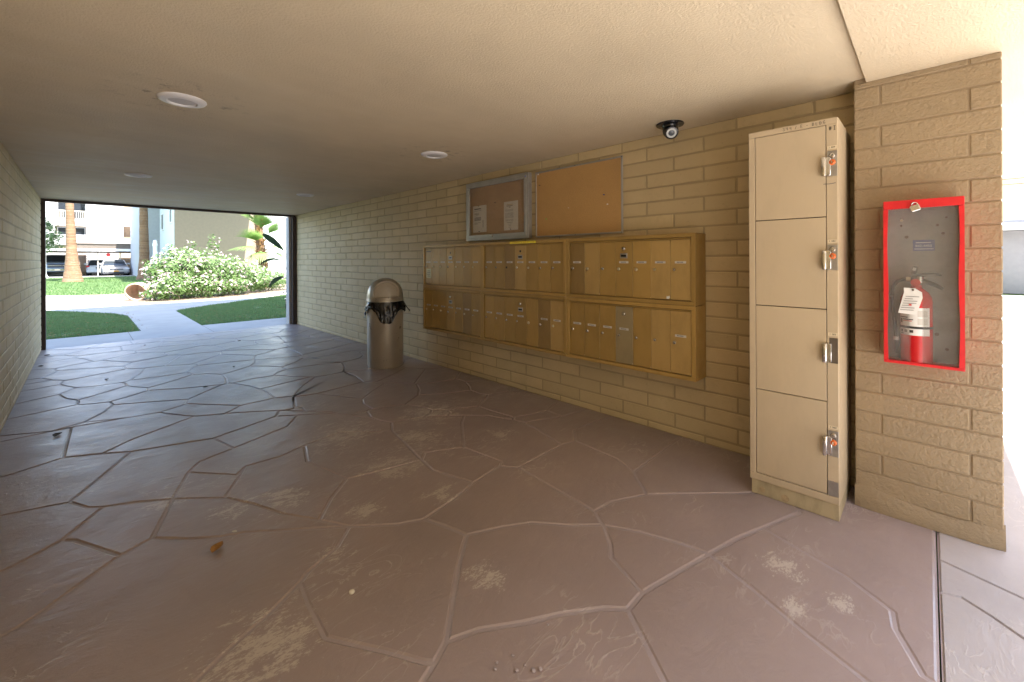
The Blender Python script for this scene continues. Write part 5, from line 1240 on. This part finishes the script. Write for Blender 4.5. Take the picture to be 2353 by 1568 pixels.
def sec(w, zb, zt, crown=.03): return [(0, zb), (w * .86, zb), (w, zb + .12), (w * 1.0, zb + (zt - zb) * .55), (w * .95, zt - .05), (w * .72, zt), (0, zt + crown)]
def vehicle(name, label, cat, x, y, rz, scale, paint, body, cabin, roofy, wheels, extras):
    v = thing(name, label, cat, (x, y, -.034), rz, None); v.scale = (scale,) * 3
    m = MB(); loft(m, [(yy_, sec(*s_)) for yy_, s_ in body]); bo = obj('body', m, paint, v, smooth=38, local=True)
    m = MB(); loft(m, [(yy_, [(0, zb), (wb, zb), (wt, zt), (wt * .8, zt + .02), (0, zt + .025)]) for yy_, wb, zb, wt, zt in cabin]); cbn = obj('windows', m, 'car_glass', v, smooth=25, local=True)
    m = MB(); ys_, wt, zt = roofy; loft(m, [(ys_[0], [(0, zt), (wt, zt), (wt, zt + .02), (wt * .8, zt + .04), (0, zt + .05)]), (ys_[1], [(0, zt), (wt, zt), (wt, zt + .02), (wt * .8, zt + .04), (0, zt + .05)])])
    for c0_, c1_ in zip(cabin[:-1], cabin[1:]):
        for sg in (-1, 1): m.tube([(sg * (c0_[3] + .008), c0_[0], c0_[4]), (sg * (c1_[3] + .008), c1_[0], c1_[4])], .035, 6)
    for c0_ in (cabin[1], cabin[-2]):
        for sg in (-1, 1): m.tube([(sg * c0_[1], c0_[0], c0_[2]), (sg * (c0_[3] + .008), c0_[0], c0_[4])], .03, 6)
    obj('roof', m, paint, v, smooth=40, local=True)
    wb, tr_, wr = wheels
    for yy_ in wb:
        for sg in (-1, 1):
            R = Matrix.Translation((sg * tr_, yy_, wr)) @ Matrix.Rotation(sg * math.pi / 2, 4, 'Y'); m = MB(); m.lathe([(wr * .62, -.11), (wr * .95, -.10), (wr, -.06), (wr, .06), (wr * .95, .10), (wr * .62, .11)], R, 24); wh = obj('wheel', m, 'tyre', v, smooth=40, local=True)
            m = MB(); m.lathe([(wr * .62, .10), (wr * .5, .07), (wr * .2, .085), (0, .085)], R, 20); obj('rim', m, 'rim', wh, smooth=40, local=True)
    for nm, mt, b, bev in extras:
        m = MB(); m.box(*b, bev); obj(nm, m, mt, v, smooth=40, local=True)
    for sg in (-1, 1):
        c0_ = cabin[0]; m = MB(); m.box(sg * (c0_[1] + .14) - .10, sg * (c0_[1] + .14) + .10, c0_[0] + .25, c0_[0] + .36, c0_[2] + .06, c0_[2] + .20, .03); obj('mirror', m, paint, v, smooth=40, local=True)
    return v
sed_body = [(-2.3, (.62, .30, .58)), (-2.22, (.80, .22, .70)), (-2.0, (.87, .19, .76)), (-1.2, (.905, .18, .88)), (-.8, (.91, .18, .95)), (1.2, (.91, .18, .98)), (1.95, (.88, .20, .98)), (2.3, (.74, .32, .82))]
sed_cab = [(-.95, .80, .94, .79, .95), (-.2, .82, .95, .63, 1.40), (.9, .82, .96, .62, 1.41), (1.75, .78, .98, .74, .99)]
vehicle('parked_car', 'silver sedan parked nose out in front of the carport', 'car', 2.10, 59.6, math.radians(2), 1.14, 'car_silver', sed_body, sed_cab, ((-.15, .9), .60, 1.41), ((-1.35, 1.35), .79, .32),
        [('headlight', 'headlamp', (.52, .86, -2.235, -2.10, .60, .72), .03), ('headlight', 'headlamp', (-.86, -.52, -2.235, -2.10, .60, .72), .03), ('grille', 'plate_dark', (-.44, .44, -2.325, -2.2, .56, .66), .02), ('grille_bar', 'chrome', (-.40, .40, -2.335, -2.3, .605, .622), .004), ('intake', 'plate_dark', (-.50, .50, -2.325, -2.2, .26, .38), .02), ('licence_plate', 'plate_orange', (-.16, .16, -2.345, -2.31, .40, .50), .004), ('fog_lamp', 'plate_dark', (.58, .78, -2.25, -2.15, .30, .40), .02), ('fog_lamp', 'plate_dark', (-.78, -.58, -2.25, -2.15, .30, .40), .02)])
hat_body = [(-2.0, (.70, .30, .85)), (-1.9, (.82, .24, .95)), (-1.2, (.87, .2, .98)), (1.0, (.87, .2, .96)), (1.7, (.82, .22, .86)), (2.05, (.66, .3, .65))]
vehicle('parked_car', 'white hatchback parked tail out behind the silver sedan', 'car', 1.15, 63.4, math.radians(-4), 1.10, 'car_pearl', hat_body, [(-1.88, .76, .96, .74, .97), (-1.45, .78, .97, .60, 1.42), (.2, .78, .97, .60, 1.45), (1.1, .74, .97, .70, .98)], ((-1.45, .25), .58, 1.45), ((-1.2, 1.25), .76, .31),
        [('tail_light', 'taillamp', (.58, .83, -1.98, -1.85, .78, .95), .03), ('tail_light', 'taillamp', (-.83, -.58, -1.98, -1.85, .78, .95), .03), ('bumper', 'car_pearl', (-.80, .80, -2.08, -1.9, .32, .55), .04), ('licence_plate', 'plate_dark', (-.18, .18, -2.02, -1.98, .68, .80), .004)])
trk_body = [(-2.9, (.84, .45, 1.05)), (-2.82, (.96, .40, 1.15)), (-2.4, (1.0, .40, 1.24)), (-1.2, (1.0, .38, 1.28)), (1.0, (1.0, .38, 1.30)), (2.9, (.98, .42, 1.28))]
vehicle('pickup_truck', 'blue grey pickup truck parked nose out under the carport', 'truck', -2.0, 64.2, math.radians(2), 1.12, 'car_blue', trk_body, [(-1.25, .92, 1.27, .90, 1.28), (-.55, .92, 1.28, .74, 1.88), (.9, .92, 1.29, .74, 1.90), (1.2, .92, 1.29, .76, 1.84)], ((-.5, 1.1), .72, 1.89), ((-1.8, 1.9), .86, .42),
        [('headlight', 'headlamp', (.62, .97, -2.87, -2.7, .92, 1.10), .03), ('headlight', 'headlamp', (-.97, -.62, -2.87, -2.7, .92, 1.10), .03), ('grille', 'plate_dark', (-.60, .60, -2.93, -2.75, .78, 1.10), .02), ('grille_bar', 'chrome', (-.62, .62, -2.95, -2.88, .93, .99), .008), ('bumper', 'chrome', (-.96, .96, -3.02, -2.8, .50, .70), .03), ('licence_plate', 'tag_cream', (-.17, .17, -3.04, -3.01, .54, .66), .004)])
suv_body = [(-2.2, (.86, .45, 1.0)), (-2.15, (.90, .40, 1.08)), (-1.0, (.92, .38, 1.12)), (1.2, (.92, .38, 1.12)), (2.0, (.88, .42, 1.05)), (2.2, (.78, .5, .95))]
sv = vehicle('suv', 'white off road vehicle with a spare wheel cover, parked tail out', 'car', 4.75, 64.0, math.radians(3), 1.14, 'car_white', suv_body, [(-2.14, .86, 1.10, .85, 1.11), (-2.08, .86, 1.11, .78, 1.72), (.4, .86, 1.11, .78, 1.74), (.9, .84, 1.11, .82, 1.12)], ((-2.1, .4), .78, 1.73), ((-1.35, 1.4), .80, .38),
        [('tail_light', 'taillamp', (.76, .90, -2.22, -2.1, .80, 1.05), .02), ('tail_light', 'taillamp', (-.90, -.76, -2.22, -2.1, .80, 1.05), .02), ('bumper', 'plate_dark', (-.90, .90, -2.34, -2.1, .42, .62), .03), ('roof_rack', 'plate_dark', (-.60, .60, -1.9, .2, 1.80, 1.84), .01)])
m = MB(); m.cyl((0, -2.42, .95), (0, -2.21, .95), .37, n=32); swc = obj('spare_wheel_cover', m, 'white_metal', sv, smooth=40, local=True)
tm = text_mesh('L', .34, Matrix.Translation((0, -2.425, .95)) @ Matrix.Rotation(math.pi / 2, 4, 'X')); o = bpy.data.objects.new('emblem', tm); COL.objects.link(o); o.parent = swc; tm.materials.clear(); tm.materials.append(MATS['ink'])

# ------------------------------------------------------------------ brown building with windows, seen past the shrub
simple('brown_stucco', (.235, .18, .135), .88, var=.06, bump=.3, bscale=20); simple('grey_stucco', (.34, .35, .37), .88, var=.05); simple('pale_stucco', (.60, .61, .62), .88, var=.04)
bb2 = thing('apartment_building', 'brown and pale grey apartment block behind the fan palm', 'building', (9, 44, -.04))
BY = 38.0; bx = .1183 * BY; bx2 = 46.5
part('wall', 'brown_stucco', bb2, (bx, 9.6, BY, BY + .3, -.04, 9)); part('wall', 'pale_stucco', bb2, (9.602, 30, BY - .01, BY + .3, -.04, 9)); part('wall', 'pale_stucco', bb2, (bx - .002, bx + .3, BY + .301, bx2, -.04, 9)); part('wall', 'grey_stucco', bb2, (3.3, bx + .1, bx2, bx2 + .3, -.04, 9)); part('core', 'grey_stucco', bb2, (bx + .31, 30, BY + .31, 60, -.04, 8.9), (3.4, bx + .2, bx2 + .31, 60, -.04, 8.9))
part('added_shade_slab', 'brown_stucco', bb2, (bx - 1.6, 9.6, BY - 3.4, BY + .2, 9.01, 9.4), (3.0, bx + 1, BY + .21, 60, 9.012, 9.4))  # roof slab above the view, added to keep the walls below in shade
for y_, z0_, z1_, w_ in ((39.6, 4.3, 5.4, 1.0), (44.3, 4.0, 5.2, 1.1), (43.8, .9, 1.9, 1.0), (39.8, .8, 2.0, .9)):
    wd = part('window', 'window_dark', bb2, (bx - .03, bx + .02, y_ - w_ / 2, y_ + w_ / 2, z0_, z1_)); part('window_frame', 'white_metal', wd, (bx - .07, bx + .01, y_ - w_ / 2 - .08, y_ - w_ / 2, z0_ - .08, z1_ + .08), (bx - .07, bx + .01, y_ + w_ / 2, y_ + w_ / 2 + .08, z0_ - .08, z1_ + .08), (bx - .07, bx + .01, y_ - w_ / 2, y_ + w_ / 2, z0_ - .08, z0_), (bx - .07, bx + .01, y_ - w_ / 2, y_ + w_ / 2, z1_, z1_ + .08))
vp = thing('vent_pipe', 'white pipe with a rounded cap standing by the grey wall', 'pipe', (3.55, 39.5, -.04)); T = Matrix.Translation((3.55, 39.5, -.04))
m = MB(); m.lathe([(0, 0), (.12, 0), (.12, 2.55), (.15, 2.56), (.15, 2.72), (.12, 2.74), (.12, 2.86), (.08, 2.96), (0, 3.0)], T, 20); obj('pipe', m, 'white_metal', vp, smooth=40)
m = MB(); m.box(3.42, 3.68, 39.35, 39.42, 1.95, 2.10, .01); obj('bracket', m, 'white_metal', vp)

ob = thing('apartment_building', 'cream apartment block added out of view across the courtyard to limit sky light', 'building', (0, -15, -.02))  # unseen; placed and sized to cut low sky and return warm fill
simple('cream_stucco', (.62, .57, .48), .85, var=.06)
part('wall', 'cream_stucco', ob, (-32, 22, -18, -13, -.02, 11))
for i in range(9):
    for z_ in (.9, 4.0, 7.0): part('window', 'window_dark', ob, (-28 + i * 5.5, -26 + i * 5.5, -13.02, -12.97, z_, z_ + 1.4))
# ------------------------------------------------------------------ low building across the courtyard, past the pier
simple('lavender_wall', (.30, .30, .32), .85, var=.05); simple('roof_grey', (.27, .29, .34), .8, var=.08)
lb = thing('garden_building', 'low grey building with a white fascia across the courtyard', 'building', (27, -6, -.02))
part('wall', 'lavender_wall', lb, (25.6, 33, -14, 1.5, -.02, 2.45)); part('fascia', 'white_metal', lb, (25.0, 25.2, -14.2, 1.7, 2.46, 2.72)); part('soffit', 'lavender_wall', lb, (25.201, 33, -14.1, 1.6, 2.46, 2.56))
m = MB(); vs = [(25.0, -14.2, 2.73), (25.0, 1.7, 2.73), (33, 1.7, 5.0), (33, -14.2, 5.0)]; a = [m.bm.verts.new(p) for p in vs]; b = [m.bm.verts.new((p[0], p[1], p[2] + .12)) for p in vs]; m.bm.faces.new(a); m.bm.faces.new(list(reversed(b)))
for i in range(4): m.bm.faces.new((a[i], b[i], b[(i + 1) % 4], a[(i + 1) % 4]))
obj('roof', m, 'roof_grey', lb)
